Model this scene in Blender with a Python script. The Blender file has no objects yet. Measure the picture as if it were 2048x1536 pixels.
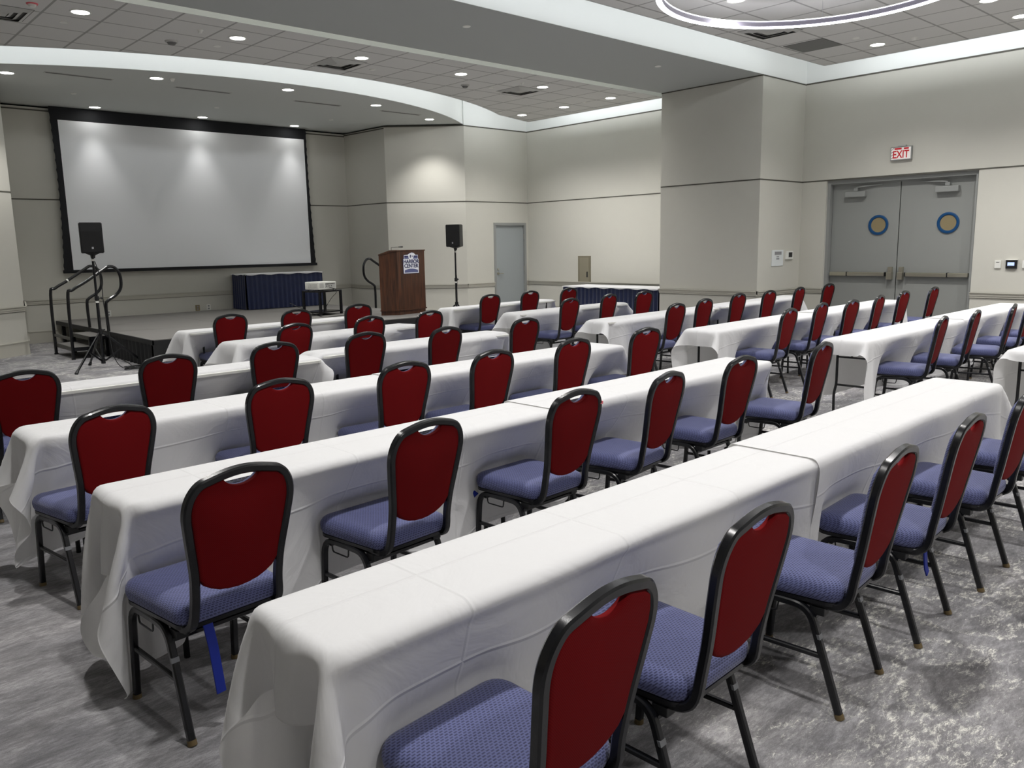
import bpy, bmesh, math, random
import numpy as np
from mathutils import Vector, Matrix
random.seed(7)
PI = math.pi
C = bpy.context.scene.collection
W_, H_ = 2048, 1536

# ------------------------------------------------------------------ materials
def srgb(r, g, b):
    f = lambda c: (c/255/12.92) if c/255 <= .04045 else ((c/255+.055)/1.055)**2.4
    return (f(r), f(g), f(b), 1)

def new_mat(name):
    m = bpy.data.materials.new(name); m.use_nodes = True
    nt = m.node_tree; b = nt.nodes['Principled BSDF']
    return m, nt, b

def N(nt, typ, **kw):
    n = nt.nodes.new(typ)
    for k, v in kw.items():
        if k.startswith('i_'): n.inputs[k[2:].replace('_', ' ')].default_value = v
        else: setattr(n, k, v)
    return n

def mat(name, col, rough=.6, metal=0, noise=0, nscale=40, bump=0, bscale=200, spec=.5, coat=0, sheen=0):
    m, nt, b = new_mat(name)
    b.inputs['Base Color'].default_value = col
    b.inputs['Roughness'].default_value = rough
    b.inputs['Metallic'].default_value = metal
    b.inputs['Specular IOR Level'].default_value = spec
    if coat: b.inputs['Coat Weight'].default_value = coat
    if sheen:
        b.inputs['Sheen Weight'].default_value = sheen
    tc = N(nt, 'ShaderNodeTexCoord')
    if noise:
        n = N(nt, 'ShaderNodeTexNoise', i_Scale=nscale, i_Detail=4.0)
        nt.links.new(tc.outputs['Object'], n.inputs['Vector'])
        r = N(nt, 'ShaderNodeMixRGB', blend_type='MIX')
        r.inputs[1].default_value = tuple(c*(1-noise) for c in col[:3])+(1,)
        r.inputs[2].default_value = tuple(min(1, c*(1+noise)) for c in col[:3])+(1,)
        nt.links.new(n.outputs['Fac'], r.inputs[0])
        nt.links.new(r.outputs[0], b.inputs['Base Color'])
    if bump:
        n2 = N(nt, 'ShaderNodeTexNoise', i_Scale=bscale, i_Detail=2.0)
        nt.links.new(tc.outputs['Object'], n2.inputs['Vector'])
        bp = N(nt, 'ShaderNodeBump', i_Strength=bump, i_Distance=.002)
        nt.links.new(n2.outputs['Fac'], bp.inputs['Height'])
        nt.links.new(bp.outputs['Normal'], b.inputs['Normal'])
    return m

def emis(name, col, strength):
    m, nt, b = new_mat(name)
    b.inputs['Base Color'].default_value = (.8, .8, .8, 1)
    b.inputs['Emission Color'].default_value = col
    b.inputs['Emission Strength'].default_value = strength
    return m

M = {}
M['wall'] = mat('wall_paint', srgb(206, 204, 195), .75, noise=.015, nscale=6, bump=.08, bscale=300)
M['band'] = mat('band_paint', srgb(236, 238, 236), .8)
M['drywall'] = mat('ceiling_paint', srgb(202, 205, 202), .85)
M['trim'] = mat('trim_paint', srgb(197, 194, 183), .5)
M['reveal'] = mat('reveal_painted_shade', srgb(86, 84, 76), .7)  # dark tone painted in for shade in wall grooves and under rails
M['doorgray'] = mat('door_gray', srgb(147, 149, 146), .45)
M['doorgray2'] = mat('door_gray_cool', srgb(160, 166, 168), .45)
M['frame_gray'] = mat('frame_gray', srgb(150, 152, 150), .4)
M['alu'] = mat('brushed_nickel', srgb(186, 182, 166), .32, metal=.85)
M['blacksteel'] = mat('black_powdercoat', srgb(17, 18, 22), .26, spec=.45, bump=.1, bscale=500, coat=.12)
M['blackmatte'] = mat('black_matte', srgb(19, 20, 22), .6)
M['blackplastic'] = mat('black_plastic', srgb(22, 23, 25), .45)
M['stepcarpet'] = mat('step_carpet', srgb(112, 110, 107), .95, noise=.15, nscale=90)
M['whiteplastic'] = mat('white_plastic', srgb(232, 232, 226), .4)
M['screenwhite'] = mat('screen_fabric', srgb(246, 248, 251), .85)
M['screenblack'] = mat('screen_black', srgb(12, 14, 20), .75)
M['navy'] = mat('navy_satin', srgb(6, 24, 66), .5, noise=.3, nscale=15, sheen=.2)
M['navysign'] = mat('sign_navy', srgb(37, 41, 92), .5)
M['signwhite'] = mat('sign_white', srgb(236, 238, 244), .5)
M['signblue'] = mat('sign_slate', srgb(92, 98, 140), .5)
M['strap'] = mat('blue_strap', srgb(8, 36, 140), .6)
M['foot'] = mat('tan_glide', srgb(104, 88, 58), .5)
M['silver'] = mat('silver_label', srgb(190, 192, 196), .3, metal=.5)
M['ventgray'] = mat('vent_gray', srgb(190, 190, 186), .5)
M['ventdark'] = mat('vent_dark', srgb(112, 112, 110), .7)
M['grille'] = mat('grille_gray', srgb(120, 120, 118), .7)
M['paper'] = mat('paper', srgb(226, 230, 230), .8)
M['papergray'] = mat('paper_print', srgb(150, 150, 152), .8)
M['paperdark'] = mat('paper_ink', srgb(70, 74, 80), .8)
M['panelgray'] = mat('panel_gray', srgb(128, 122, 104), .5)
M['panelgray2'] = mat('panel_gray_lid', srgb(140, 134, 116), .5)
M['ringblue'] = mat('ring_blue', srgb(14, 70, 118), .35)
M['ringlite'] = mat('ring_inner', srgb(96, 136, 176), .4)
M['tanboard'] = mat('tan_board', srgb(140, 126, 94), .7)
M['exitred'] = emis('exit_red', srgb(190, 16, 34), .25); M['exitred'].node_tree.nodes['Principled BSDF'].inputs['Base Color'].default_value = srgb(180, 14, 30)
M['exitwhite'] = emis('exit_white', srgb(250, 226, 214), .22)
M['lens'] = emis('downlight_lens', (1, .99, .95, 1), 22)
M['led'] = emis('led_diffuser', (.93, .94, 1, 1), 13)
M['led2'] = emis('led_upper', (.93, .94, 1, 1), 2.5)
M['lcd'] = emis('lcd_blue', srgb(70, 130, 240), 1.1)
M['lilac'] = mat('ring_housing', srgb(176, 172, 190), .5)
M['tagmetal'] = mat('tag_metal', srgb(130, 132, 136), .4, metal=.6)
M['beam'] = mat('shaded_ceiling_paint', srgb(176, 179, 177), .85)  # ceiling paint made darker, shade under the beam put into the colour
M['pink'] = mat('pink_sticker', srgb(230, 110, 120), .5)
M['backing'] = mat('speaker_grille', srgb(16, 17, 18), .85, bump=.5, bscale=900)

# carpet ----------------------------------------------------------------
def carpet():
    m, nt, b = new_mat('carpet'); L = nt.links
    b.inputs['Roughness'].default_value = .95
    b.inputs['Specular IOR Level'].default_value = .15
    tc = N(nt, 'ShaderNodeTexCoord')
    mp = N(nt, 'ShaderNodeMapping'); mp.inputs['Rotation'].default_value = (0, 0, math.radians(-48)); mp.inputs['Scale'].default_value = (1.0, 3.2, 1)
    L.new(tc.outputs['Object'], mp.inputs['Vector'])
    big = N(nt, 'ShaderNodeTexNoise', i_Scale=.55, i_Detail=4.0, i_Roughness=.6, i_Distortion=1.6)
    L.new(tc.outputs['Object'], big.inputs['Vector'])
    streak = N(nt, 'ShaderNodeTexNoise', i_Scale=3.2, i_Detail=8.0, i_Roughness=.72, i_Distortion=.5)
    L.new(mp.outputs[0], streak.inputs['Vector'])
    fine = N(nt, 'ShaderNodeTexNoise', i_Scale=22.0, i_Detail=8.0, i_Roughness=.85)
    L.new(mp.outputs[0], fine.inputs['Vector'])
    sub = N(nt, 'ShaderNodeTexNoise', i_Scale=330.0, i_Detail=2.0)
    L.new(tc.outputs['Object'], sub.inputs['Vector'])
    r1 = N(nt, 'ShaderNodeValToRGB'); e = r1.color_ramp.elements
    e[0].position = .33; e[0].color = srgb(92, 91, 93); e[1].position = .68; e[1].color = srgb(194, 193, 195)
    x = r1.color_ramp.elements.new(.5); x.color = srgb(138, 137, 139)
    a1 = N(nt, 'ShaderNodeMath', operation='MULTIPLY_ADD'); a1.inputs[1].default_value = .5; L.new(streak.outputs['Fac'], a1.inputs[0])
    a0 = N(nt, 'ShaderNodeMath', operation='MULTIPLY'); a0.inputs[1].default_value = .5; L.new(fine.outputs['Fac'], a0.inputs[0])
    L.new(a0.outputs[0], a1.inputs[2])
    L.new(a1.outputs[0], r1.inputs['Fac'])
    # warm tint patches
    r2 = N(nt, 'ShaderNodeValToRGB'); e = r2.color_ramp.elements
    e[0].position = .42; e[0].color = (.80, .80, .82, 1); e[1].position = .6; e[1].color = (1.05, 1.03, 1.02, 1)
    L.new(big.outputs['Fac'], r2.inputs['Fac'])
    mx = N(nt, 'ShaderNodeMixRGB', blend_type='MULTIPLY'); mx.inputs[0].default_value = .8
    L.new(r1.outputs[0], mx.inputs[1]); L.new(r2.outputs[0], mx.inputs[2])
    # white flecks, in patches
    fl = N(nt, 'ShaderNodeTexNoise', i_Scale=20.0, i_Detail=12.0, i_Roughness=.92, i_Distortion=.3)
    mp2 = N(nt, 'ShaderNodeMapping'); mp2.inputs['Rotation'].default_value = (0, 0, math.radians(-48)); mp2.inputs['Scale'].default_value = (.8, 2.2, 1)
    L.new(tc.outputs['Object'], mp2.inputs['Vector']); L.new(mp2.outputs[0], fl.inputs['Vector'])
    vein = N(nt, 'ShaderNodeTexNoise', i_Scale=1.5, i_Detail=5.0, i_Distortion=1.4)
    mpv = N(nt, 'ShaderNodeMapping'); mpv.inputs['Location'].default_value = (3.1, 1.7, 0)
    L.new(tc.outputs['Object'], mpv.inputs['Vector']); L.new(mpv.outputs[0], vein.inputs['Vector'])
    vr = N(nt, 'ShaderNodeValToRGB'); e = vr.color_ramp.elements
    e[0].position = .36; e[0].color = (.1, .1, .1, 1); e[1].position = .49; e[1].color = (1, 1, 1, 1)
    x = vr.color_ramp.elements.new(.66); x.color = (.3, .3, .3, 1)
    L.new(vein.outputs['Fac'], vr.inputs['Fac'])
    # flecked zone sits towards the right of the room (x > 1.5)
    sep = N(nt, 'ShaderNodeSeparateXYZ'); L.new(tc.outputs['Object'], sep.inputs[0])
    zr = N(nt, 'ShaderNodeMapRange'); zr.inputs['From Min'].default_value = 1.0; zr.inputs['From Max'].default_value = 2.6
    L.new(sep.outputs['X'], zr.inputs['Value'])
    mm = N(nt, 'ShaderNodeMath', operation='MULTIPLY'); L.new(vr.outputs[0], mm.inputs[0]); L.new(zr.outputs[0], mm.inputs[1])
    ma = N(nt, 'ShaderNodeMath', operation='MULTIPLY_ADD'); ma.inputs[1].default_value = .135; ma.inputs[2].default_value = 0
    L.new(mm.outputs[0], ma.inputs[0])
    ad = N(nt, 'ShaderNodeMath', operation='ADD'); L.new(fl.outputs['Fac'], ad.inputs[0]); L.new(ma.outputs[0], ad.inputs[1])
    fr = N(nt, 'ShaderNodeValToRGB'); e = fr.color_ramp.elements
    e[0].position = .63; e[0].color = (0, 0, 0, 1); e[1].position = .69; e[1].color = (1, 1, 1, 1)
    L.new(ad.outputs[0], fr.inputs['Fac'])
    m2 = N(nt, 'ShaderNodeMixRGB', blend_type='MIX'); m2.inputs[2].default_value = srgb(240, 238, 230)
    sc = N(nt, 'ShaderNodeMath', operation='MULTIPLY'); sc.inputs[1].default_value = .8; L.new(fr.outputs[0], sc.inputs[0])
    L.new(sc.outputs[0], m2.inputs[0]); L.new(mx.outputs[0], m2.inputs[1])
    m3 = N(nt, 'ShaderNodeMixRGB', blend_type='OVERLAY'); m3.inputs[0].default_value = .35
    L.new(m2.outputs[0], m3.inputs[1]); L.new(sub.outputs['Fac'], m3.inputs[2])
    L.new(m3.outputs[0], b.inputs['Base Color'])
    bp = N(nt, 'ShaderNodeBump', i_Strength=.4, i_Distance=.004); L.new(sub.outputs['Fac'], bp.inputs['Height'])
    L.new(bp.outputs[0], b.inputs['Normal'])
    return m
M['carpet'] = carpet()

def tile_mat(ox, oy, name):
    m, nt, b = new_mat(name); L = nt.links
    b.inputs['Roughness'].default_value = .9
    tc = N(nt, 'ShaderNodeTexCoord'); sep = N(nt, 'ShaderNodeSeparateXYZ'); L.new(tc.outputs['Object'], sep.inputs[0])
    outs = []
    for ax, o in (('X', ox), ('Y', oy)):
        a = N(nt, 'ShaderNodeMath', operation='ADD'); a.inputs[1].default_value = 100*.623-o; L.new(sep.outputs[ax], a.inputs[0])
        d = N(nt, 'ShaderNodeMath', operation='DIVIDE'); d.inputs[1].default_value = .623; L.new(a.outputs[0], d.inputs[0])
        f = N(nt, 'ShaderNodeMath', operation='FRACT'); L.new(d.outputs[0], f.inputs[0])
        s = N(nt, 'ShaderNodeMath', operation='SUBTRACT'); s.inputs[1].default_value = .5; L.new(f.outputs[0], s.inputs[0])
        ab = N(nt, 'ShaderNodeMath', operation='ABSOLUTE'); L.new(s.outputs[0], ab.inputs[0])
        g = N(nt, 'ShaderNodeMath', operation='GREATER_THAN'); g.inputs[1].default_value = .478; L.new(ab.outputs[0], g.inputs[0])
        outs.append(g)
    mx = N(nt, 'ShaderNodeMath', operation='MAXIMUM'); L.new(outs[0].outputs[0], mx.inputs[0]); L.new(outs[1].outputs[0], mx.inputs[1])
    c = N(nt, 'ShaderNodeMixRGB'); c.inputs[1].default_value = srgb(222, 221, 218); c.inputs[2].default_value = srgb(168, 167, 164)
    L.new(mx.outputs[0], c.inputs[0]); 
    n = N(nt, 'ShaderNodeTexNoise', i_Scale=160.0); L.new(tc.outputs['Object'], n.inputs['Vector'])
    c2 = N(nt, 'ShaderNodeMixRGB', blend_type='MULTIPLY'); c2.inputs[0].default_value = .12
    L.new(c.outputs[0], c2.inputs[1]); L.new(n.outputs['Fac'], c2.inputs[2]); L.new(c2.outputs[0], b.inputs['Base Color'])
    inv = N(nt, 'ShaderNodeMath', operation='SUBTRACT'); inv.inputs[0].default_value = 1; L.new(mx.outputs[0], inv.inputs[1])
    bp = N(nt, 'ShaderNodeBump', i_Strength=.5, i_Distance=.006); L.new(inv.outputs[0], bp.inputs['Height']); L.new(bp.outputs[0], b.inputs['Normal'])
    return m

def cloth_mat():
    m, nt, b = new_mat('white_tablecloth'); L = nt.links
    b.inputs['Base Color'].default_value = srgb(238, 238, 240)
    b.inputs['Roughness'].default_value = .8
    b.inputs['Specular IOR Level'].default_value = .2
    b.inputs['Sheen Weight'].default_value = .1
    # fold creases from the packed cloth, in cloth metres (UV)
    uv = N(nt, 'ShaderNodeUVMap'); uv.uv_map = 'UVMap'
    wob = N(nt, 'ShaderNodeTexNoise', i_Scale=3.0); L.new(uv.outputs[0], wob.inputs['Vector'])
    wm = N(nt, 'ShaderNodeVectorMath', operation='SCALE'); wm.inputs['Scale'].default_value = .008; L.new(wob.outputs['Color'], wm.inputs[0])
    wa = N(nt, 'ShaderNodeVectorMath', operation='ADD'); L.new(uv.outputs[0], wa.inputs[0]); L.new(wm.outputs[0], wa.inputs[1])
    sep = N(nt, 'ShaderNodeSeparateXYZ'); L.new(wa.outputs[0], sep.inputs[0])
    tot = None
    for ax, per, off in (('X', .62, .31), ('Y', .38, .21)):
        a = N(nt, 'ShaderNodeMath', operation='ADD'); a.inputs[1].default_value = 10*per-off; L.new(sep.outputs[ax], a.inputs[0])
        d = N(nt, 'ShaderNodeMath', operation='DIVIDE'); d.inputs[1].default_value = per; L.new(a.outputs[0], d.inputs[0])
        f = N(nt, 'ShaderNodeMath', operation='FRACT'); L.new(d.outputs[0], f.inputs[0])
        s = N(nt, 'ShaderNodeMath', operation='SUBTRACT'); s.inputs[1].default_value = .5; L.new(f.outputs[0], s.inputs[0])
        ab = N(nt, 'ShaderNodeMath', operation='ABSOLUTE'); L.new(s.outputs[0], ab.inputs[0])
        mr = N(nt, 'ShaderNodeMapRange'); mr.inputs['From Min'].default_value = 0; mr.inputs['From Max'].default_value = .008/per
        mr.inputs['To Min'].default_value = 1; mr.inputs['To Max'].default_value = 0; L.new(ab.outputs[0], mr.inputs['Value'])
        if tot is None: tot = mr
        else:
            t = N(nt, 'ShaderNodeMath', operation='MAXIMUM'); L.new(tot.outputs[0], t.inputs[0]); L.new(mr.outputs[0], t.inputs[1]); tot = t
    wr = N(nt, 'ShaderNodeTexNoise', i_Scale=3.4, i_Detail=4.0, i_Roughness=.5, i_Distortion=1.4); L.new(uv.outputs[0], wr.inputs['Vector'])
    k1 = N(nt, 'ShaderNodeMath', operation='MULTIPLY_ADD'); k1.inputs[1].default_value = 2.4
    L.new(wr.outputs['Fac'], k1.inputs[0]); 
    k2 = N(nt, 'ShaderNodeMath', operation='MULTIPLY'); k2.inputs[1].default_value = .55; L.new(tot.outputs[0], k2.inputs[0]); L.new(k2.outputs[0], k1.inputs[2])
    bp = N(nt, 'ShaderNodeBump', i_Strength=.55, i_Distance=.008); L.new(k1.outputs[0], bp.inputs['Height']); L.new(bp.outputs[0], b.inputs['Normal'])
    tr = N(nt, 'ShaderNodeBsdfTranslucent'); tr.inputs['Color'].default_value = (.86, .85, .8, 1); L.new(bp.outputs[0], tr.inputs['Normal'])
    mxs = N(nt, 'ShaderNodeMixShader'); mxs.inputs[0].default_value = .18
    out = [n for n in nt.nodes if n.type == 'OUTPUT_MATERIAL'][0]
    L.new(b.outputs[0], mxs.inputs[1]); L.new(tr.outputs[0], mxs.inputs[2]); L.new(mxs.outputs[0], out.inputs['Surface'])
    return m
M['cloth'] = cloth_mat()

def seat_mat():
    m, nt, b = new_mat('blue_weave'); L = nt.links
    b.inputs['Roughness'].default_value = .75
    b.inputs['Sheen Weight'].default_value = .2
    tc = N(nt, 'ShaderNodeTexCoord')
    mp = N(nt, 'ShaderNodeMapping'); mp.inputs['Scale'].default_value = (1, 1, 1); L.new(tc.outputs['Object'], mp.inputs['Vector'])
    br = N(nt, 'ShaderNodeTexBrick'); br.offset = .5
    br.inputs['Color1'].default_value = (0, 0, 0, 1); br.inputs['Color2'].default_value = (.25, .25, .25, 1); br.inputs['Mortar'].default_value = (1, 1, 1, 1)
    br.inputs['Scale'].default_value = 1; br.inputs['Mortar Size'].default_value = .0028; br.inputs['Mortar Smooth'].default_value = .5
    br.inputs['Brick Width'].default_value = .014; br.inputs['Row Height'].default_value = .009
    sep = N(nt, 'ShaderNodeSeparateXYZ'); L.new(mp.outputs[0], sep.inputs[0])
    ay = N(nt, 'ShaderNodeMath', operation='ADD'); L.new(sep.outputs['Y'], ay.inputs[0]); L.new(sep.outputs['Z'], ay.inputs[1])
    ax_ = N(nt, 'ShaderNodeMath', operation='MULTIPLY_ADD'); ax_.inputs[1].default_value = .5; L.new(sep.outputs['Z'], ax_.inputs[0]); L.new(sep.outputs['X'], ax_.inputs[2])
    cb = N(nt, 'ShaderNodeCombineXYZ'); L.new(ax_.outputs[0], cb.inputs[0]); L.new(ay.outputs[0], cb.inputs[1])
    L.new(cb.outputs[0], br.inputs['Vector'])
    c = N(nt, 'ShaderNodeMixRGB'); c.inputs[1].default_value = srgb(46, 50, 88); c.inputs[2].default_value = srgb(96, 102, 148)
    L.new(br.outputs['Color'], c.inputs[0]); L.new(c.outputs[0], b.inputs['Base Color'])
    bp = N(nt, 'ShaderNodeBump', i_Strength=.4, i_Distance=.002); L.new(br.outputs['Color'], bp.inputs['Height']); L.new(bp.outputs[0], b.inputs['Normal'])
    return m
M['seat'] = seat_mat()

def red_mat():
    m, nt, b = new_mat('red_fabric'); L = nt.links
    b.inputs['Roughness'].default_value = .8
    b.inputs['Specular IOR Level'].default_value = .12
    tc = N(nt, 'ShaderNodeTexCoord')
    w = N(nt, 'ShaderNodeTexWave', i_Scale=120.0, i_Distortion=.6); w.bands_direction = 'DIAGONAL'; L.new(tc.outputs['Object'], w.inputs['Vector'])
    c = N(nt, 'ShaderNodeMixRGB'); c.inputs[1].default_value = srgb(102, 8, 12); c.inputs[2].default_value = srgb(116, 11, 16)
    L.new(w.outputs['Fac'], c.inputs[0]); L.new(c.outputs[0], b.inputs['Base Color'])
    bp = N(nt, 'ShaderNodeBump', i_Strength=.1, i_Distance=.001); L.new(w.outputs['Fac'], bp.inputs['Height']); L.new(bp.outputs[0], b.inputs['Normal'])
    return m
M['red'] = red_mat()

def wood_mat():
    m, nt, b = new_mat('walnut_veneer'); L = nt.links
    b.inputs['Roughness'].default_value = .35
    tc = N(nt, 'ShaderNodeTexCoord')
    mp = N(nt, 'ShaderNodeMapping'); mp.inputs['Scale'].default_value = (9, 9, .7); L.new(tc.outputs['Object'], mp.inputs['Vector'])
    n = N(nt, 'ShaderNodeTexNoise', i_Scale=3.0, i_Detail=6.0, i_Distortion=.7); L.new(mp.outputs[0], n.inputs['Vector'])
    r = N(nt, 'ShaderNodeValToRGB'); e = r.color_ramp.elements
    e[0].position = .3; e[0].color = srgb(44, 26, 17); e[1].position = .7; e[1].color = srgb(92, 55, 34)
    L.new(n.outputs['Fac'], r.inputs['Fac']); L.new(r.outputs[0], b.inputs['Base Color'])
    return m
M['wood'] = wood_mat()

# ------------------------------------------------------------------ helpers
def tag(o, label=None, cat=None, group=None, kind=None):
    if label: o['label'] = label
    if cat: o['category'] = cat
    if group: o['group'] = group
    if kind: o['kind'] = kind
    return o

def link(name, bm, m, parent=None, smooth=False, mods=None):
    bmesh.ops.recalc_face_normals(bm, faces=bm.faces[:])
    me = bpy.data.meshes.new(name); bm.to_mesh(me); bm.free()
    if isinstance(m, (list, tuple)):
        for x in m: me.materials.append(x)
    else: me.materials.append(m)
    if smooth:
        for p in me.polygons: p.use_smooth = True
        try: me.set_sharp_from_angle(angle=math.radians(35))
        except Exception: pass
    o = bpy.data.objects.new(name, me); C.objects.link(o)
    if parent is not None: o.parent = parent
    return o

def empty(name, loc=(0, 0, 0), rz=0):
    o = bpy.data.objects.new(name, None); C.objects.link(o)
    o.location = loc; o.rotation_euler = (0, 0, rz); o.empty_display_size = .1
    return o

def box(bm, c, s, rz=0, bevel=0, mi=0, mtx=None):
    r = bmesh.ops.create_cube(bm, size=1)
    vs = r['verts']
    bmesh.ops.scale(bm, vec=s, verts=vs)
    if bevel:
        es = list({e for v in vs for e in v.link_edges})
        r2 = bmesh.ops.bevel(bm, geom=es, offset=bevel, segments=2, affect='EDGES', profile=.7)
        vs = list({v for f in r2['faces'] for v in f.verts} | {v for v in vs if v.is_valid})
    if rz: bmesh.ops.rotate(bm, cent=(0, 0, 0), matrix=Matrix.Rotation(rz, 3, 'Z'), verts=vs)
    bmesh.ops.translate(bm, vec=c, verts=vs)
    if mtx is not None: bmesh.ops.transform(bm, matrix=mtx, verts=vs)
    for f in {f for v in vs for f in v.link_faces}: f.material_index = mi
    return vs

def box2(bm, lo, hi, bevel=0, mi=0):
    c = [(a+b)/2 for a, b in zip(lo, hi)]; s = [b-a for a, b in zip(lo, hi)]
    return box(bm, c, s, bevel=bevel, mi=mi)

def cyl(bm, p0, p1, r0, r1=None, seg=16, mi=0):
    p0, p1 = Vector(p0), Vector(p1); d = p1-p0
    r1 = r0 if r1 is None else r1
    r = bmesh.ops.create_cone(bm, cap_ends=True, segments=seg, radius1=r0, radius2=r1, depth=d.length)
    q = Vector((0, 0, 1)).rotation_difference(d.normalized()).to_matrix()
    bmesh.ops.rotate(bm, cent=(0, 0, 0), matrix=q, verts=r['verts'])
    bmesh.ops.translate(bm, vec=(p0+p1)/2, verts=r['verts'])
    for f in {f for v in r['verts'] for f in v.link_faces}: f.material_index = mi
    return r['verts']

def ring_profile(kind, w, h=None, seg=8):
    h = h or w
    if kind == 'round': return [(w*math.cos(2*PI*i/seg), w*math.sin(2*PI*i/seg)) for i in range(seg)]
    a, b, c = w, h, min(w, h)*.38
    return [(a, -b+c), (a, b-c), (a-c, b), (-a+c, b), (-a, b-c), (-a, -b+c), (-a+c, -b), (a-c, -b)]

def sweep(bm, pts, prof, closed=False, cap=True, up=None):
    """sweep a 2D profile along points"""
    P = [Vector(p) for p in pts]; n = len(P); rings = []
    T = []
    for i in range(n):
        a = P[(i-1) % n] if (closed or i > 0) else P[i]
        b = P[(i+1) % n] if (closed or i < n-1) else P[i]
        T.append((b-a).normalized())
    ref = Vector(up) if up else (Vector((0, 0, 1)) if abs(T[0].z) < .9 else Vector((0, 1, 0)))
    u = (ref - T[0]*ref.dot(T[0])).normalized()
    for i in range(n):
        if i > 0:
            if up: 
                r = Vector(up); u2 = r - T[i]*r.dot(T[i]); u = u2.normalized() if u2.length > 1e-4 else u
            else:
                u = (u - T[i]*u.dot(T[i])).normalized()
        v = T[i].cross(u)
        rings.append([bm.verts.new(P[i] + u*a + v*b) for a, b in prof])
    k = len(prof)
    for i in range(n if closed else n-1):
        A, B = rings[i], rings[(i+1) % n]
        for j in range(k):
            bm.faces.new((A[j], A[(j+1) % k], B[(j+1) % k], B[j]))
    if cap and not closed:
        bm.faces.new(rings[0][::-1]); bm.faces.new(rings[-1])
    return rings

def rounded(pts, r, seg=5):
    """round the corners of a polyline"""
    P = [Vector(p) for p in pts]; out = [P[0]]
    for i in range(1, len(P)-1):
        a, b, c = P[i-1], P[i], P[i+1]
        rr = r[i-1] if isinstance(r, (list, tuple)) else r
        d1 = (a-b).normalized(); d2 = (c-b).normalized()
        rr = min(rr, (a-b).length*.49, (c-b).length*.49)
        p, q = b+d1*rr, b+d2*rr
        for k in range(seg+1):
            t = k/seg; out.append((p*(1-t)+b*t)*(1-t)+(b*(1-t)+q*t)*t)
    out.append(P[-1]); return out

def smooth_curve(pts, n=6):
    P = [Vector(p) for p in pts]; out = []
    for i in range(len(P)-1):
        p0 = P[max(i-1, 0)]; p1 = P[i]; p2 = P[i+1]; p3 = P[min(i+2, len(P)-1)]
        for k in range(n):
            t = k/n
            out.append(.5*((2*p1)+(-p0+p2)*t+(2*p0-5*p1+4*p2-p3)*t*t+(-p0+3*p1-3*p2+p3)*t**3))
    out.append(P[-1]); return out

def prism(bm, poly, z0, z1, mi=0):
    a = [bm.verts.new((x, y, z0)) for x, y in poly]; b = [bm.verts.new((x, y, z1)) for x, y in poly]
    n = len(poly)
    fs = [bm.faces.new(a[::-1]), bm.faces.new(b)]
    for i in range(n): fs.append(bm.faces.new((a[i], a[(i+1) % n], b[(i+1) % n], b[i])))
    for f in fs: f.material_index = mi
    return fs

def copy_tree(o, parent=None):
    c = o.copy(); C.objects.link(c)
    if parent is not None: c.parent = parent
    for ch in [x for x in list(C.objects) if x.parent == o]: copy_tree(ch, c)
    return c

# ------------------------------------------------------------------ camera (from the photo's vanishing points)
F_PX = 1623.50
yaw, pitch, roll = 0.737016554, 0.167789615, -0.0187380167
HC = 1.62
cy, sy, cp, sp = math.cos(yaw), math.sin(yaw), math.cos(pitch), math.sin(pitch)
fv = Vector((sy*cp, cy*cp, -sp)); rv = Vector((cy, -sy, 0)); uv_ = rv.cross(fv)
cr, sr = math.cos(roll), math.sin(roll)
r2 = rv*cr + uv_*sr; u2 = -rv*sr + uv_*cr
cam = bpy.data.cameras.new('camera'); camo = bpy.data.objects.new('camera', cam); C.objects.link(camo)
camo.matrix_world = Matrix(((r2.x, u2.x, -fv.x, 0), (r2.y, u2.y, -fv.y, 0), (r2.z, u2.z, -fv.z, HC), (0, 0, 0, 1)))
cam.sensor_width = 36; cam.lens = F_PX/W_*36; cam.clip_start = .05; cam.clip_end = 100
bpy.context.scene.camera = camo

# ------------------------------------------------------------------ room shell
XR, XF, XC = 13.65, 13.70, 12.27         # right wall near, right wall far bay, pillar face
YB0, YB1 = 7.36, 9.38                     # ceiling beam / pillar depth range
YF = 14.42                                # front wall (beside the stage recess)
YS = 17.15                                # stage back wall
XL, YR = -3.0, -4.0
ZT, ZTRIM, ZDECK = 4.32, 4.27, 4.80
MID, RAIL0, RAIL1, BASE = 2.635, .715, .80, .225

def S(o): o['kind'] = 'structure'; return o

bm = bmesh.new(); prism(bm, [(XL-.3, YR-.3), (XR+.6, YR-.3), (XR+.6, YS+.4), (XL-.3, YS+.4)], -.1, 0)
S(link('floor', bm, M['carpet']))
bm = bmesh.new(); prism(bm, [(XL-.3, YR-.3), (XR+.6, YR-.3), (XR+.6, YS+.4), (XL-.3, YS+.4)], ZDECK, ZDECK+.1)
S(link('ceiling', bm, M['band']))

def seg_box(bm, p0, p1, z0, z1, t0, t1, e0=0, e1=0, mi=0):
    """box along a wall line; t0..t1 is the offset INTO the room (negative = behind the wall face); room is on the left of p0->p1"""
    a, b = Vector(p0+(0,)), Vector(p1+(0,)); d = (b-a).normalized(); n = Vector((-d.y, d.x, 0))
    a = a-d*e0; b = b+d*e1
    poly = [a+n*t0, b+n*t0, b+n*t1, a+n*t1]
    prism(bm, [(v.x, v.y) for v in poly], z0, z1, mi)

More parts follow.
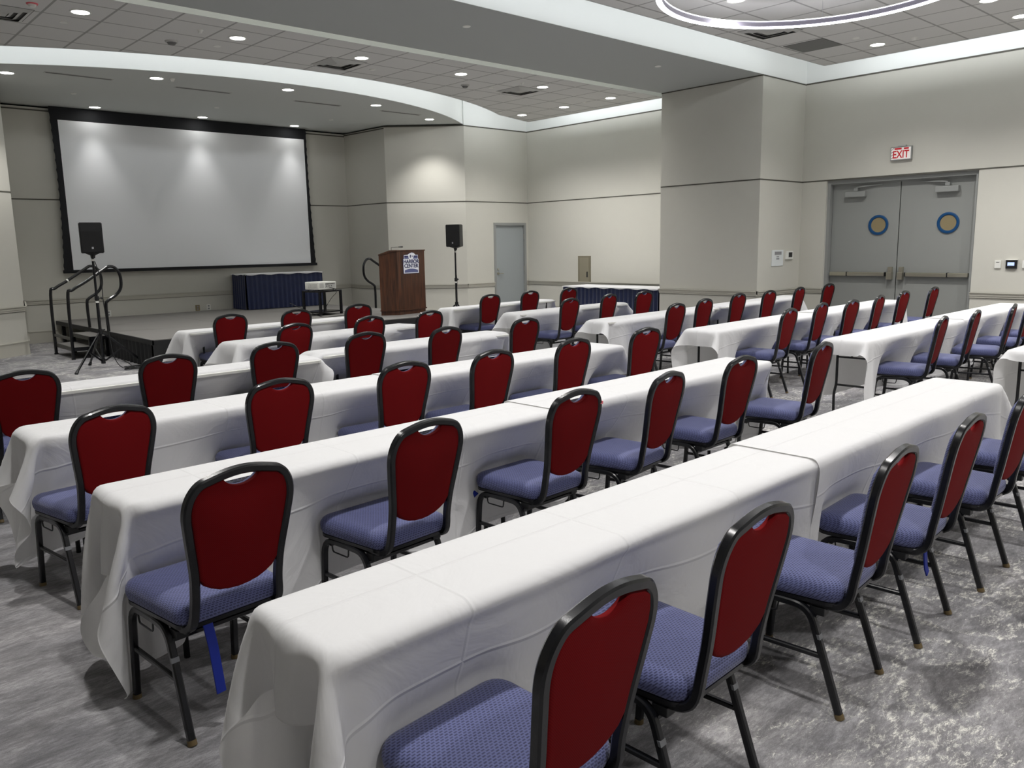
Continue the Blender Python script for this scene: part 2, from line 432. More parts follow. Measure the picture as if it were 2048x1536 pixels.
def wall(name, p0, p1, z1=ZTRIM, holes=(), band=True, base=True, rail=True, mid=True, top=True, e=(0, 0), suffix='', ztop=None):
    """wall segment seen from inside with room on the left of p0->p1"""
    L = (Vector(p1)-Vector(p0)).length; d = (Vector(p1)-Vector(p0)).normalized()
    cuts = sorted(holes)
    def at(s): v = Vector(p0)+d*s; return (v.x, v.y)
    bm = bmesh.new(); s = -e[0]
    for (s0, s1, zh) in cuts:
        seg_box(bm, at(s), at(s0), 0, z1, -.2, 0)
        seg_box(bm, at(s0), at(s1), zh, z1, -.2, 0)
        s = s1
    seg_box(bm, at(s), at(L+e[1]), 0, z1, -.2, 0)
    S(link('wall_'+name, bm, M['wall']))
    if band:
        bm = bmesh.new(); seg_box(bm, p0, p1, ZTRIM+.012, ZDECK, -.2, .004, e[0], e[1]); S(link('wall_'+name+'_band', bm, M['band']))
    spans = []; s = 0
    for (s0, s1, zh) in cuts: spans.append((s, s0)); s = s1
    spans.append((s, L))
    if base:
        bm = bmesh.new()
        for a, b in spans:
            seg_box(bm, at(a), at(b), 0, BASE-.018, 0, .014); seg_box(bm, at(a), at(b), BASE-.018, BASE, 0, .022)
        S(link('baseboard_'+name, bm, M['trim']))
    bm = bmesh.new()
    if rail:
        for a, b in spans:
            seg_box(bm, at(a), at(b), RAIL0, RAIL1, 0, .016); seg_box(bm, at(a), at(b), RAIL0+.03, RAIL1-.012, 0, .026); seg_box(bm, at(a), at(b), RAIL1-.014, RAIL1, 0, .042); seg_box(bm, at(a), at(b), RAIL0-.007, RAIL0, 0, .006, mi=1)  # last strip, below the rail, is its shadow line painted dark
    if mid: seg_box(bm, p0, p1, MID-.011, MID+.011, 0, .003, mi=1)
    if top:
        zt = ztop or ZTRIM
        seg_box(bm, p0, p1, zt-.012, zt+.012, 0, .008, mi=1)
    global TRIMN
    TRIMN += 1
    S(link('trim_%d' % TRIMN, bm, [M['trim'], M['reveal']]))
TRIMN = 0
DY0, DY1 = 4.52, 6.91
wall('right', (XR, YR), (XR, YB0), holes=[(DY0-YR, DY1-YR, MID)])
wall('pillar_near', (XR, YB0), (XC, YB0), e=(0, 0))
wall('pillar_face', (XC, YB0), (XC, YB1), band=False, e=(-.2, -.2))
wall('pillar_far', (XC, YB1), (XF, YB1), e=(0, 0), rail=False, base=False)
wall('right_far', (XF, YB1), (XF, YF))
wall('front_right', (XF, YF), (11.79, YF), holes=[(XF-13.62, XF-12.60, 2.17)])
wall('stage_right_wing', (11.79, YF), (10.48, 15.60), band=False)
wall('stage_right_side', (10.48, 15.60), (10.40, YS), band=False, ztop=4.24)
wall('stage_back', (10.40, YS), (3.45, YS), band=False, ztop=4.22, e=(.3, .3))
wall('stage_left_side', (3.45, YS), (3.10, 15.38), band=False)
wall('stage_left_wing', (3.10, 15.38), (1.80, YF), band=False)
wall('front_left', (1.80, YF), (XL, YF))
wall('left', (XL, YF), (XL, YR))
wall('rear', (XL, YR), (XR, YR))
# fill of the pillar up to the deck
bm = bmesh.new(); box2(bm, (XC+.2, YB0+.2, 0), (XR+.2, YB1-.2, ZTRIM)); S(link('wall_pillar_core', bm, M['wall']))

# beam bulkhead
bm = bmesh.new(); box2(bm, (XL, YB0, ZTRIM+.006), (XR+.1, YB1, ZDECK)); S(link('ceiling_beam', bm, M['beam']))
bm = bmesh.new(); box2(bm, (XL, YB0-.012, ZTRIM+.006), (XR-.005, YB0-.001, ZDECK)); S(link('ceiling_beam_band', bm, M['band']))
# stage soffit with its curved front
CX, CYc, R1, R2 = 6.8, 20.45, 7.8, 8.82
def arc(R, x0, x1, n): return [(x, CYc-math.sqrt(R*R-(x-CX)**2)) for x in [x0+(x1-x0)*i/n for i in range(n+1)]]
a = arc(R1, 1.80, 11.82, 48)
bm = bmesh.new(); prism(bm, [(p[0], p[1]) for p in a]+[(11.95, YF+.15), (10.7, 15.7), (10.6, YS+.1), (3.2, YS+.1), (2.9, 15.5), (1.65, YF+.1)], 4.305, ZDECK)
S(link('ceiling_stage', bm, M['drywall']))
# bright white curved fascia
bm = bmesh.new()
prev = None
for (x, y) in a:
    n = Vector((CX-x, CYc-y)).normalized()
    q = [bm.verts.new((x-n.x*.004, y-n.y*.004, 4.30)), bm.verts.new((x-n.x*.004, y-n.y*.004, ZDECK)), bm.verts.new((x+n.x*.02, y+n.y*.02, ZDECK)), bm.verts.new((x+n.x*.02, y+n.y*.02, 4.30))]
    if prev:
        for i in range(4): bm.faces.new((prev[i], prev[(i+1) % 4], q[(i+1) % 4], q[i]))
    prev = q
S(link('ceiling_stage_fascia', bm, M['band'], smooth=True))

# tile clouds
def cloud(name, poly, m):
    bm = bmesh.new(); prism(bm, poly, ZT, ZT+.055); S(link(name, bm, m))
    # white edge channel
    bm = bmesh.new(); n = len(poly); c = Vector((sum(p[0] for p in poly)/n, sum(p[1] for p in poly)/n))
    for i in range(n):
        p, q = Vector(poly[i]), Vector(poly[(i+1) % n]); d = (q-p)
        if d.length < 1e-4: continue
        d.normalize(); nn = Vector((d.y, -d.x))
        pp = [p+nn*.001, q+nn*.001, q+nn*.012, p+nn*.012]
        prism(bm, [(v.x, v.y) for v in pp], ZT-.003, ZT+.10)
    S(link(name+'_edge', bm, M['drywall']))
near_poly = [(-2.2, -3.2), (12.66, -3.2), (12.66, 6.53), (-2.2, 6.53)]
cloud('ceiling_near', near_poly, tile_mat(11.53, 5.70, 'tile_near'))
au = arc(R2, -.5, 11.68, 40)
far_poly = [(-2.2, 9.765), (12.855, 9.765), (12.855, 13.46)]+au[::-1]+[(-2.2, 14.2)]
au = [p for p in au]
cloud('ceiling_far', far_poly, tile_mat(3.30, 10.72, 'tile_far'))

# ------------------------------------------------------------------ doors
# double door in the right wall, seen from the room
XD = 13.80
def door_leaf(name, y0, y1, hinge, label, tagd=True):
    root = empty(name, (XD, (y0+y1)/2, 0)); S(root)
    yc = (y0+y1)/2; w = y1-y0
    bm = bmesh.new(); box2(bm, (0, -w/2+.004, .01), (.045, w/2-.004, 2.56), bevel=.003); link('door_panel', bm, M['doorgray'], root)
    # porthole
    yp = (6.08 if y0 > 5.6 else 4.96)-yc-(.03 if y0 > 5.6 else -.0)
    bm = bmesh.new(); n = 40; R = [(.165, -.001), (.165, -.016), (.150, -.022), (.128, -.018), (.120, -.006)]
    rings = []
    for (r, x) in R: rings.append([bm.verts.new((x, yp+r*math.cos(2*PI*i/n), 1.86+r*math.sin(2*PI*i/n))) for i in range(n)])
    for k in range(len(rings)-1):
        for i in range(n): bm.faces.new((rings[k][i], rings[k][(i+1) % n], rings[k+1][(i+1) % n], rings[k+1][i]))
    link('porthole_rim', bm, M['ringblue'], root, smooth=True)
    bm = bmesh.new(); bmesh.ops.create_circle(bm, cap_ends=True, segments=n, radius=.122)
    bmesh.ops.rotate(bm, cent=(0, 0, 0), matrix=Matrix.Rotation(PI/2, 3, 'Y'), verts=bm.verts[:])
    bmesh.ops.translate(bm, vec=(-.006, yp, 1.86), verts=bm.verts[:]); link('porthole_cover', bm, M['tanboard'], root)
    # panic bar: hinge side to the meeting stile
    s = 1 if hinge > 0 else -1
    bar = empty('panic_bar', (0, 0, 1.05)); bar.parent = root
    bm = bmesh.new()
    y_h, y_m = s*(w/2-.03), -s*(w/2-.16)
    lo, hi = min(y_h, y_m), max(y_h, y_m)
    box2(bm, (-.07, lo, -.032), (-.012, hi, .032), bevel=.012); link('bar_rail', bm, M['alu'], bar, smooth=True)
    bm = bmesh.new(); ym = y_h*.68+y_m*.32; box2(bm, (-.074, ym-.008, -.036), (-.008, ym+.008, .036)); box2(bm, (-.074, y_m-.008, -.034), (-.008, y_m+.008, .034))
    link('bar_joint', bm, M['blackplastic'], bar)
    bm = bmesh.new(); yl = -s*(w/2-.085); box2(bm, (-.085, yl-.042, -.085), (0, yl+.042, .035), bevel=.008); box2(bm, (-.05, yl-.034, .035), (0, yl+.034, .12), bevel=.006)
    link('latch_case', bm, M['alu'], bar)
    # closer
    cl = empty('door_closer', (0, s*(w/2-.42), 2.38)); cl.parent = root
    bm = bmesh.new(); box2(bm, (-.085, -.17, -.045), (0, .17, .045), bevel=.012); link('closer_body', bm, M['frame_gray'], cl)
    bm = bmesh.new(); box2(bm, (-.06, -.035, .05), (-.01, .035, .10), bevel=.005)
    sweep(bm, [(-.05, 0, .11), (-.05, -s*.16, .125), (-.02, -s*.42, .14)], ring_profile('sq', .010, .006)); link('closer_arm', bm, M['frame_gray'], cl)
    return root
YM = (DY0+DY1)/2
door_leaf('door_1', DY0+.05, YM-.003, -1, '')
door_leaf('door_2', YM+.003, DY1-.05, 1, '')
bm = bmesh.new()
box2(bm, (XD-.10, DY0, 0), (XD+.08, DY0+.05, MID)); box2(bm, (XD-.10, DY1-.05, 0), (XD+.08, DY1, MID)); box2(bm, (XD-.10, DY0+.05, 2.565), (XD+.08, DY1-.05, MID))
box2(bm, (XD-.03, DY0+.05, 2.545), (XD-.002, DY1-.05, 2.565))
S(link('door_frame', bm, M['frame_gray']))
bm = bmesh.new(); box2(bm, (XD+.12, DY0-.3, 0), (XD+.16, DY1+.3, 3.0)); S(link('wall_corridor', bm, M['reveal']))
# small door beside the stage
root = empty('door_3', (13.11, YF, 0)); S(root)
bm = bmesh.new(); box2(bm, (-.455, .03, .01), (.455, .075, 2.11), bevel=.003); link('door_panel', bm, M['doorgray2'], root)
bm = bmesh.new(); box2(bm, (-.51, -.02, 0), (-.455, .1, 2.17)); box2(bm, (.455, -.02, 0), (.51, .1, 2.17)); box2(bm, (-.455, -.02, 2.11), (.455, .1, 2.17)); link('door_frame', bm, M['frame_gray'], root)
h = empty('door_handle', (-.37, .03, 1.0)); h.parent = root
bm = bmesh.new(); cyl(bm, (0, 0, 0), (0, -.012, 0), .03); cyl(bm, (0, -.01, 0), (0, -.06, 0), .01); sweep(bm, rounded([(0, -.055, 0), (.10, -.055, 0), (.13, -.045, -.004)], .01), ring_profile('round', .010)); link('lever', bm, M['alu'], h, smooth=True)
bm = bmesh.new(); cyl(bm, (0, 0, .10), (0, -.014, .10), .022); link('deadbolt', bm, M['alu'], h, smooth=True)
for z in (.3, 1.1, 1.85):
    bm = bmesh.new(); cyl(bm, (.462, .0, z-.06), (.462, .0, z+.06), .012, seg=10); link('hinge', bm, M['alu'], root, smooth=True)

# ------------------------------------------------------------------ lights
def spot(parent, loc, power, size=130, blend=.9, col=(1, .98, .95), rad=.09):
    power *= 1.9
    l = bpy.data.lights.new('lamp', 'SPOT'); l.energy = power; l.spot_size = math.radians(size); l.spot_blend = blend; l.color = col; l.shadow_soft_size = rad
    o = bpy.data.objects.new('lamp', l); C.objects.link(o); o.location = loc; o.parent = parent
    return o
def downlight(x, y, z, label, group, power=60, size=130, blend=.9):
    root = empty('downlight', (x, y, z)); tag(root, label, 'ceiling light', group)
    bm = bmesh.new(); n = 28; rings = []
    for r, dz in ((.115, 0), (.115, -.006), (.098, -.007), (.090, -.002)): rings.append([bm.verts.new((r*math.cos(2*PI*i/n), r*math.sin(2*PI*i/n), dz)) for i in range(n)])
    for k in range(3):
        for i in range(n): bm.faces.new((rings[k][i], rings[k][(i+1) % n], rings[k+1][(i+1) % n], rings[k+1][i]))
    link('trim_ring', bm, M['whiteplastic'], root, smooth=True)
    bm = bmesh.new(); bmesh.ops.create_circle(bm, cap_ends=True, segments=n, radius=.092); bmesh.ops.translate(bm, vec=(0, 0, -.003), verts=bm.verts[:]); link('lens', bm, M['lens'], root)
    spot(root, (0, 0, -.06), power, size, blend)
    return root
G1 = 'downlights in the tiled ceiling beyond the beam'
fars = [(1.15, 10.45), (3.006, 10.444), (4.858, 10.464), (6.699, 10.456), (8.517, 10.446), (10.305, 10.429), (12.079, 10.422), (12.087, 11.634), (12.083, 12.846)]
nm = ['out of sight past the left edge', 'nearest the left edge of the picture', 'second from left beside the beam', 'third from left, right after the square diffuser', 'fourth from left beside the beam', 'second last beside the beam, near the right diffuser', 'last beside the beam, above the pillar', 'along right wall, between its two neighbours', 'deepest into the corner by the right wall']
for (x, y), t in zip(fars, nm): downlight(x, y, ZT, 'round downlight in tiled ceiling, '+t, G1, 78)
G2 = 'downlights in the plain ceiling over the stage'
sof = [(3.03, 14.385, 'front row, at the left edge'), (4.888, 13.485, 'front row, second from left'), (6.931, 13.135, 'front row, in the middle'), (8.952, 13.548, 'front row, second from right'), (10.795, 14.334, 'front row, far right end')]
for x, y, t in sof: downlight(x, y, 4.305, 'round downlight over the stage, '+t, G2, 78, 104, .8)
for x, y, t in [(4.906, 16.76, 'left'), (6.919, 16.761, 'middle'), (8.946, 16.762, 'right')]:
    downlight(x, y, 4.305, 'round downlight close above the projection screen, on the '+t, G2, 26, 64, 1.0)
G3 = 'downlights in the near tiled ceiling'
near = [(11.939, 5.389, 'by the corner past the hanging ring'), (8.498, 5.474, 'seen inside the hanging ring'), (11.907, 3.595, 'at the right edge, lower one'), (10.821, 3.617, 'at the top right edge, upper one')]
for x, y, t in near: downlight(x, y, ZT, 'round downlight in near tiled ceiling, '+t, G3, 90)
for x in (11.92, 8.4, 4.9, 1.4):
    for y in (5.43, 1.8, -1.6):
        if y == 5.43 and x > 8: continue
        downlight(x, y, ZT, 'round downlight in the near tiled ceiling, above and behind the camera', G3, 150)

def area(name, p0, p1, width, power, aim, col=(.93, .97, 1)):
    """cove strip lamp from p0 to p1 radiating along aim"""
    p0, p1, aim = Vector(p0), Vector(p1), Vector(aim).normalized()
    l = bpy.data.lights.new(name, 'AREA'); l.shape = 'RECTANGLE'; l.size = (p1-p0).length; l.size_y = width
    l.energy = power*(p1-p0).length; l.color = col
    o = bpy.data.objects.new(name, l); C.objects.link(o)
    x = (p1-p0).normalized(); z = -aim; z = (z-x*z.dot(x)).normalized(); y = z.cross(x)
    o.matrix_world = Matrix(((x.x, y.x, z.x, (p0.x+p1.x)/2), (x.y, y.y, z.y, (p0.y+p1.y)/2), (x.z, y.z, z.z, (p0.z+p1.z)/2), (0, 0, 0, 1)))
    tag(o, kind='structure')
    return o
zc = ZT+.13
CW = 4.6
# near room cove: along the beam, along the right wall
area('cove_lamp', (-2.1, 6.45, zc), (12.55, 6.45, zc), .05, CW*.62, (0, 1, .35))
area('cove_lamp', (12.58, 6.45, zc), (12.58, -3.1, zc), .05, CW*1.25, (1, 0, .05))
# far bay: right wall, front wall, curved fascia
area('cove_lamp', (12.78, 9.9, zc), (12.78, 13.38, zc), .05, CW*1.1, (1, 0, .35))
area('cove_lamp', (11.75, 13.40, zc), (12.78, 13.40, zc), .05, CW, (0, 1, .35))
area('cove_lamp', (-2.1, 9.86, ZT+.12), (12.1, 9.86, ZT+.12), .04, CW*.9, (0, -1, .1), (1, .97, .9))
aa = arc(R2-.0, .2, 11.6, 9)
for p, q in zip(aa[:-1], aa[1:]):
    pm = Vector(((p[0]+q[0])/2, (p[1]+q[1])/2)); n = (Vector((CX, CYc))-pm).normalized()
    area('cove_lamp', (p[0]-n.x*.07, p[1]-n.y*.07, zc), (q[0]-n.x*.07, q[1]-n.y*.07, zc), .05, CW*.72, (n.x, n.y, .3))

# hanging LED ring
RX, RY, RR = 8.03, 4.26, 1.52
root = empty('ring_light', (RX, RY, 4.10)); tag(root, 'large glowing circular ring lamp hanging under the near tiled ceiling', 'hanging lamp')
def torus_band(prof, n=96):
    bm = bmesh.new(); rings = []
    for i in range(n):
        a_ = 2*PI*i/n; rings.append([bm.verts.new((r*math.cos(a_), r*math.sin(a_), z)) for r, z in prof])
    k = len(prof)
    for i in range(n):
        for j in range(k): bm.faces.new((rings[i][j], rings[i][(j+1) % k], rings[(i+1) % n][(j+1) % k], rings[(i+1) % n][j]))
    return bm
link('ring_housing', torus_band([(RR-.008, 0), (RR-.008, .055), (RR+.045, .055), (RR+.045, 0)]), M['lilac'], root, smooth=True)
link('lower_diffuser', torus_band([(RR-.010, -.010), (RR-.010, .001), (RR+.047, .001), (RR+.047, -.010)]), M['led'], root, smooth=True)
link('upper_diffuser', torus_band([(RR-.012, .054), (RR-.012, .064), (RR+.02, .064), (RR+.02, .054)]), M['led2'], root, smooth=True)
for k in range(3):
    a_ = math.radians(25+k*120)
    bm = bmesh.new(); sweep(bm, [(RR*math.cos(a_), RR*math.sin(a_), .05), (.9*RR*math.cos(a_), .9*RR*math.sin(a_), ZT-4.106)], ring_profile('round', .002, seg=6)); link('cable', bm, M['silver'], root)

# ceiling fittings -----------------------------------------------------------
def diffuser(x, y, label):
    root = empty('air_diffuser', (x, y, ZT)); tag(root, label, 'air vent', 'square ceiling air diffusers')
    bm = bmesh.new(); box2(bm, (-.30, -.30, -.002), (.30, .30, 0)); link('backing', bm, M['ventdark'], root)
    for i, s in enumerate((.29, .215, .14)):
        bm = bmesh.new()
        for k in range(4):
            m3 = Matrix.Rotation(k*PI/2, 3, 'Z')
            vs = [bm.verts.new(m3 @ Vector(v)) for v in ((-s, -s, -.004), (s, -s, -.004), (s-.05, -s+.05, -.028), (-s+.05, -s+.05, -.028), (-s, -s, -.001), (s, -s, -.001), (s-.05, -s+.05, -.025), (-s+.05, -s+.05, -.025))]
            for f in ((0, 1, 2, 3), (7, 6, 5, 4), (0, 4, 5, 1), (3, 2, 6, 7), (1, 5, 6, 2), (0, 3, 7, 4)): bm.faces.new([vs[q] for q in f])
        link('louvre', bm, M['ventgray'], root)
    bm = bmesh.new(); box2(bm, (-.08, -.08, -.026), (.08, .08, -.02)); link('centre_plate', bm, M['ventgray'], root)
diffuser(2.30, 10.97, 'square louvred air diffuser in the tiled ceiling, at the left edge')
diffuser(6.62, 10.95, 'square louvred air diffuser in the tiled ceiling, above the curved white band')
diffuser(10.209, 10.895, 'square louvred air diffuser in the tiled ceiling, right one beyond the beam')
diffuser(10.046, 5.95, 'square louvred air diffuser just below the hanging ring lamp')
bm = bmesh.new(); box2(bm, (-.29, -.29, -.006), (.29, .29, 0))
o = link('return_grille', bm, M['grille'], None); o.location = (11.25, 5.99, ZT); tag(o, 'dark grey square return air grille in near tiled ceiling', 'air vent')
for i, (x0, y0, x1, t) in enumerate([(3.441, 14.0, 4.403, 'leftmost'), (5.357, 14.0, 6.307, 'second from left'), (7.494, 14.0, 8.452, 'second from right'), (9.358, 14.0, 10.309, 'rightmost')]):
    root = empty('slot_diffuser', ((x0+x1)/2, y0, 4.305)); tag(root, 'long narrow slot air diffuser over the stage, '+t, 'air vent', 'slot diffusers over the stage')
    bm = bmesh.new(); w = (x1-x0)/2; box2(bm, (-w, -.05, -.004), (w, .05, 0)); link('flange', bm, M['ventgray'], root)
    bm = bmesh.new(); box2(bm, (-w+.02, -.032, -.006), (w-.02, -.006, -.003)); box2(bm, (-w+.02, .006, -.006), (w-.02, .032, -.003)); link('slot', bm, M['ventdark'], root)
def disc_fit(x, y, z, r, name, label, m='whiteplastic', group=None, h=.02):
    root = empty(name, (x, y, z)); tag(root, label, 'sprinkler' if 'sprinkler' in name else 'detector', group)
    bm = bmesh.new(); cyl(bm, (0, 0, 0), (0, 0, -h), r, r*.9, seg=20); link('cover', bm, M[m], root, smooth=True)
    if 'sprinkler' not in name:
        bm = bmesh.new(); cyl(bm, (0, 0, -h), (0, 0, -h-.025), r*.72, r*.5, seg=20); link('sensor_head', bm, M['ventdark' if m == 'ventgray' else 'whiteplastic'], root, smooth=True)
GS = 'small sprinkler cover plates in the ceilings'
for x, y, z, t in [(2.969, 10.999, ZT, 'below the leftmost downlight'), (4.823, 11.023, ZT, 'left of the curved band, second tile row'), (7.238, 11.005, ZT, 'right of the left diffuser'), (9.62, 10.994, ZT, 'left of the right diffuser'), (12.047, 11.037, ZT, 'between the right-hand downlights'), (11.496, 12.875, ZT, 'beside the deepest corner downlight'), (11.327, 5.411, ZT, 'left of the near corner downlight'),
                   (6.699, 8.084, ZTRIM+.006, 'under the beam, left one'), (10.411, 8.039, ZTRIM+.006, 'under the beam, right one'), (4.235, 15.552, 4.305, 'over the stage, left'), (6.694, 15.512, 4.305, 'over the stage, middle'), (9.159, 15.576, 4.305, 'over the stage, right')]:
    disc_fit(x, y, z, .05, 'sprinkler_cover', 'small round sprinkler cover '+t, group=GS, h=.008)
disc_fit(4.263, 11.122, ZT, .085, 'smoke_detector', 'round dark ceiling speaker or detector above the curved band', 'ventgray')
disc_fit(9.125, 11.092, ZT, .075, 'smoke_detector', 'round grey detector on tiles, right of the middle downlights', 'ventgray')
disc_fit(11.943, 4.896, ZT, .05, 'smoke_detector', 'small twin-lobed detector near the corner downlight', 'whiteplastic', h=.012)
disc_fit(5.097, 13.391, 4.305, .04, 'smoke_detector', 'small white sensor over the stage beside the second front downlight', 'whiteplastic', h=.012)
disc_fit(4.339, 10.377, ZT, .04, 'smoke_detector', 'small white sensor left of the second downlight', 'whiteplastic', h=.012)
disc_fit(2.517, 10.419, ZT, .06, 'smoke_detector', 'reddish fire sensor at the top left of the ceiling', 'pink', h=.012)
disc_fit(9.79, 10.383, ZT, .035, 'smoke_detector', 'small white sensor beside the right ceiling diffuser', 'whiteplastic', h=.012)

# exit sign ----------------------------------------------------------------
def text_mesh(name, s, size, m, parent, mtx, depth=.002, cx='CENTER'):
    cu = bpy.data.curves.new(name, 'FONT'); cu.body = s; cu.size = size; cu.extrude = depth; cu.align_x = cx; cu.align_y = 'CENTER'; cu.offset = size*.018
    t = bpy.data.objects.new(name, cu); C.objects.link(t)
    dg = bpy.context.evaluated_depsgraph_get(); dg.update()
    me = bpy.data.meshes.new_from_object(t.evaluated_get(dg)); bpy.data.objects.remove(t)
    me.materials.clear(); me.materials.append(m); me.transform(mtx)
    o = bpy.data.objects.new(name, me); C.objects.link(o); o.parent = parent; return o
root = empty('exit_sign', (XR, 5.67, 2.97)); tag(root, 'red and white EXIT sign on the wall above the double doors', 'exit sign')
bm = bmesh.new(); box2(bm, (-.05, -.165, -.105), (0, .165, .105), bevel=.004); link('sign_housing', bm, M['frame_gray'], root)
bm = bmesh.new(); box2(bm, (-.053, -.152, -.092), (-.049, .152, .088)); link('sign_face', bm, M['exitwhite'], root)
face = Matrix(((0, 0, -1, -.054), (-1, 0, 0, 0), (0, 1, 0, 0), (0, 0, 0, 1)))
text_mesh('lettering', 'EXIT', .155, M['exitred'], root, face @ Matrix.Translation((.0, -.022, 0)) @ Matrix.Diagonal((.80, 1.05, 1, 1)))
bm = bmesh.new()
for k in range(4):
    vs = [bm.verts.new((-.0545, .15-a_, z_)) for a_, z_ in ((0, -.085+.045*k), (.045, -.055+.045*k), (.045, -.045+.045*k), (0, -.072+.045*k))]; bm.faces.new(vs)
link('stripe', bm, M['papergray'], root)
bm = bmesh.new(); box2(bm, (-.0545, -.01, .058), (-.0525, .10, .084)); box2(bm, (-.0545, -.12, .058), (-.0525, -.045, .084)); link('red_band', bm, M['exitred'], root)
bm = bmesh.new(); box2(bm, (-.06, -.07, .105), (0, .05, .125)); link('mounting_plate', bm, M['ventgray'], root)

# notice and thermostat on the pillar, controls by the door
root = empty('wall_notice', (12.89, YB0, 1.34)); tag(root, 'white paper notice with grey print on the wall left of doors', 'notice')
bm = bmesh.new(); box2(bm, (-.185, -.012, -.135), (.185, 0, .135), bevel=.003); link('sheet', bm, M['paper'], root)
bm = bmesh.new(); box2(bm, (-.10, -.014, .055), (.12, -.0115, .108)); box2(bm, (-.04, -.014, .01), (.04, -.0115, .03)); link('printed_block', bm, M['papergray'], root)
bm = bmesh.new(); box2(bm, (-.045, -.014, -.022), (.05, -.0115, -.006)); link('printed_line', bm, M['paperdark'], root)
root = empty('thermostat', (13.26, YB0, 1.385)); tag(root, 'white square thermostat with dark screen right of the paper notice', 'thermostat')
bm = bmesh.new(); box2(bm, (-.11, -.03, -.075), (.12, 0, .07), bevel=.006); link('body', bm, M['whiteplastic'], root)
bm = bmesh.new(); box2(bm, (-.035, -.032, -.04), (.085, -.029, .045)); link('display', bm, M['blackplastic'], root)
root = empty('card_reader', (XR, 4.165, 1.225)); tag(root, 'small white wall control with a dark slot, right of the double doors', 'wall control')
bm = bmesh.new(); box2(bm, (-.02, -.042, -.06), (0, .042, .055), bevel=.005); link('body', bm, M['whiteplastic'], root)
bm = bmesh.new(); box2(bm, (-.0215, -.022, .025), (-.0195, .022, .033)); link('slot', bm, M['blackplastic'], root)
root = empty('touch_panel', (XR, 3.985, 1.225)); tag(root, 'black framed wall control panel with glowing blue screen', 'wall control')
bm = bmesh.new(); box2(bm, (-.03, -.078, -.065), (0, .07, .062), bevel=.004); link('bezel', bm, M['blackplastic'], root)
bm = bmesh.new(); box2(bm, (-.032, -.045, -.02), (-.0295, .045, .028)); link('screen', bm, M['lcd'], root)
bm = bmesh.new(); box2(bm, (-.035, -.085, .062), (0, .075, .068)); link('top_lip', bm, M['whiteplastic'], root)
root = empty('wall_dimmer', (XR, 3.79, 1.225)); tag(root, 'white wall control cut by the right edge of the picture', 'wall control')
bm = bmesh.new(); box2(bm, (-.025, -.05, -.055), (0, .05, .05), bevel=.005); link('body', bm, M['whiteplastic'], root)
bm = bmesh.new(); box2(bm, (-.028, -.015, -.03), (-.024, .015, .03)); link('rocker', bm, M['signwhite'], root)

# electrical panel on the far right wall
root = empty('wall_panel', (XF, 12.58, 1.05)); tag(root, 'taupe recessed metal panel box on far wall above the navy skirted table', 'electrical panel')
bm = bmesh.new(); box2(bm, (-.015, -.19, -.35), (0, .19, .33), bevel=.003); link('panel_frame', bm, M['panelgray'], root)
bm = bmesh.new(); box2(bm, (-.024, -.15, -.31), (-.015, .13, .29), bevel=.002); link('panel_lid', bm, M['panelgray2'], root)
bm = bmesh.new(); box2(bm, (-.032, -.115, -.14), (-.023, -.085, -.02)); link('latch', bm, M['blackplastic'], root)
for x, t, m in ((6.652, 'tan', 'tanboard'), (6.887, 'white', 'whiteplastic'), (4.895, 'white', 'whiteplastic')):
    root = empty('wall_outlet', (x, YS, .467)); lab = t+' power outlet on the stage wall '+('left of the white one beside the skirted table' if t == 'tan' else ('nearest the navy skirted table' if x > 6 else 'behind the left handrails'))
    tag(root, lab, 'outlet', 'outlets on the stage wall')
    bm = bmesh.new(); box2(bm, (-.045, -.01, -.06), (.045, 0, .06), bevel=.003); link('plate', bm, M[m], root)
    bm = bmesh.new(); box2(bm, (-.018, -.012, .01), (.018, -.009, .042)); box2(bm, (-.018, -.012, -.042), (.018, -.009, -.01)); link('socket', bm, M['papergray'], root)

# ------------------------------------------------------------------ projection screen
YP = 17.05
root = empty('projection_screen', (6.82, YP, 1.30)); tag(root, 'large white pull-down projection screen with black borders above the stage', 'projection screen')
def P(x, z): return (x-6.82, 0, z-1.30)
bm = bmesh.new(); box2(bm, (4.326-6.82, -.004, 1.33-1.30), (9.303-6.82, .004, 4.07-1.30)); link('viewing_surface', bm, M['screenwhite'], root)
bm = bmesh.new(); box2(bm, (4.25-6.82, -.002, 4.065-1.30), (9.345-6.82, .006, 3.00)); link('top_mask', bm, M['screenblack'], root)
for s, nmz in ((-1, 'left'), (1, 'right')):
    bm = bmesh.new(); n = 84; inner = []; outer = []
    for i in range(n+1):
        z = 1.33+(4.30-1.33)*i/n; t = i/n
        w = .085+.045*(2*t-1)**2
        if s < 0: w += .03*(1-t)
        else: w = .055+.07*max(0, 1-t*1.35)**1.6
        w += .012*(abs(math.sin(t*PI*17))**6)
        xi = (4.326 if s < 0 else 9.303); inner.append((xi-6.82, z-1.30)); outer.append((xi+s*w-6.82, z-1.30))
    for y0 in (-.003, .003):
        A = [bm.verts.new((x, y0, z)) for x, z in inner]; B = [bm.verts.new((x, y0, z)) for x, z in outer]
        for i in range(n): bm.faces.new((A[i], A[i+1], B[i+1], B[i]))
    link('side_mask', bm, M['screenblack'], root)
bm = bmesh.new(); box2(bm, (4.15-6.82, -.03, -.025), (9.45-6.82, .03, .035), bevel=.006); link('bottom_bar', bm, M['screenblack'], root)
bm = bmesh.new(); cyl(bm, (4.42-6.82, -.033, .005), (4.46-6.82, -.033, .005), .012); link('bar_cap', bm, M['silver'], root)

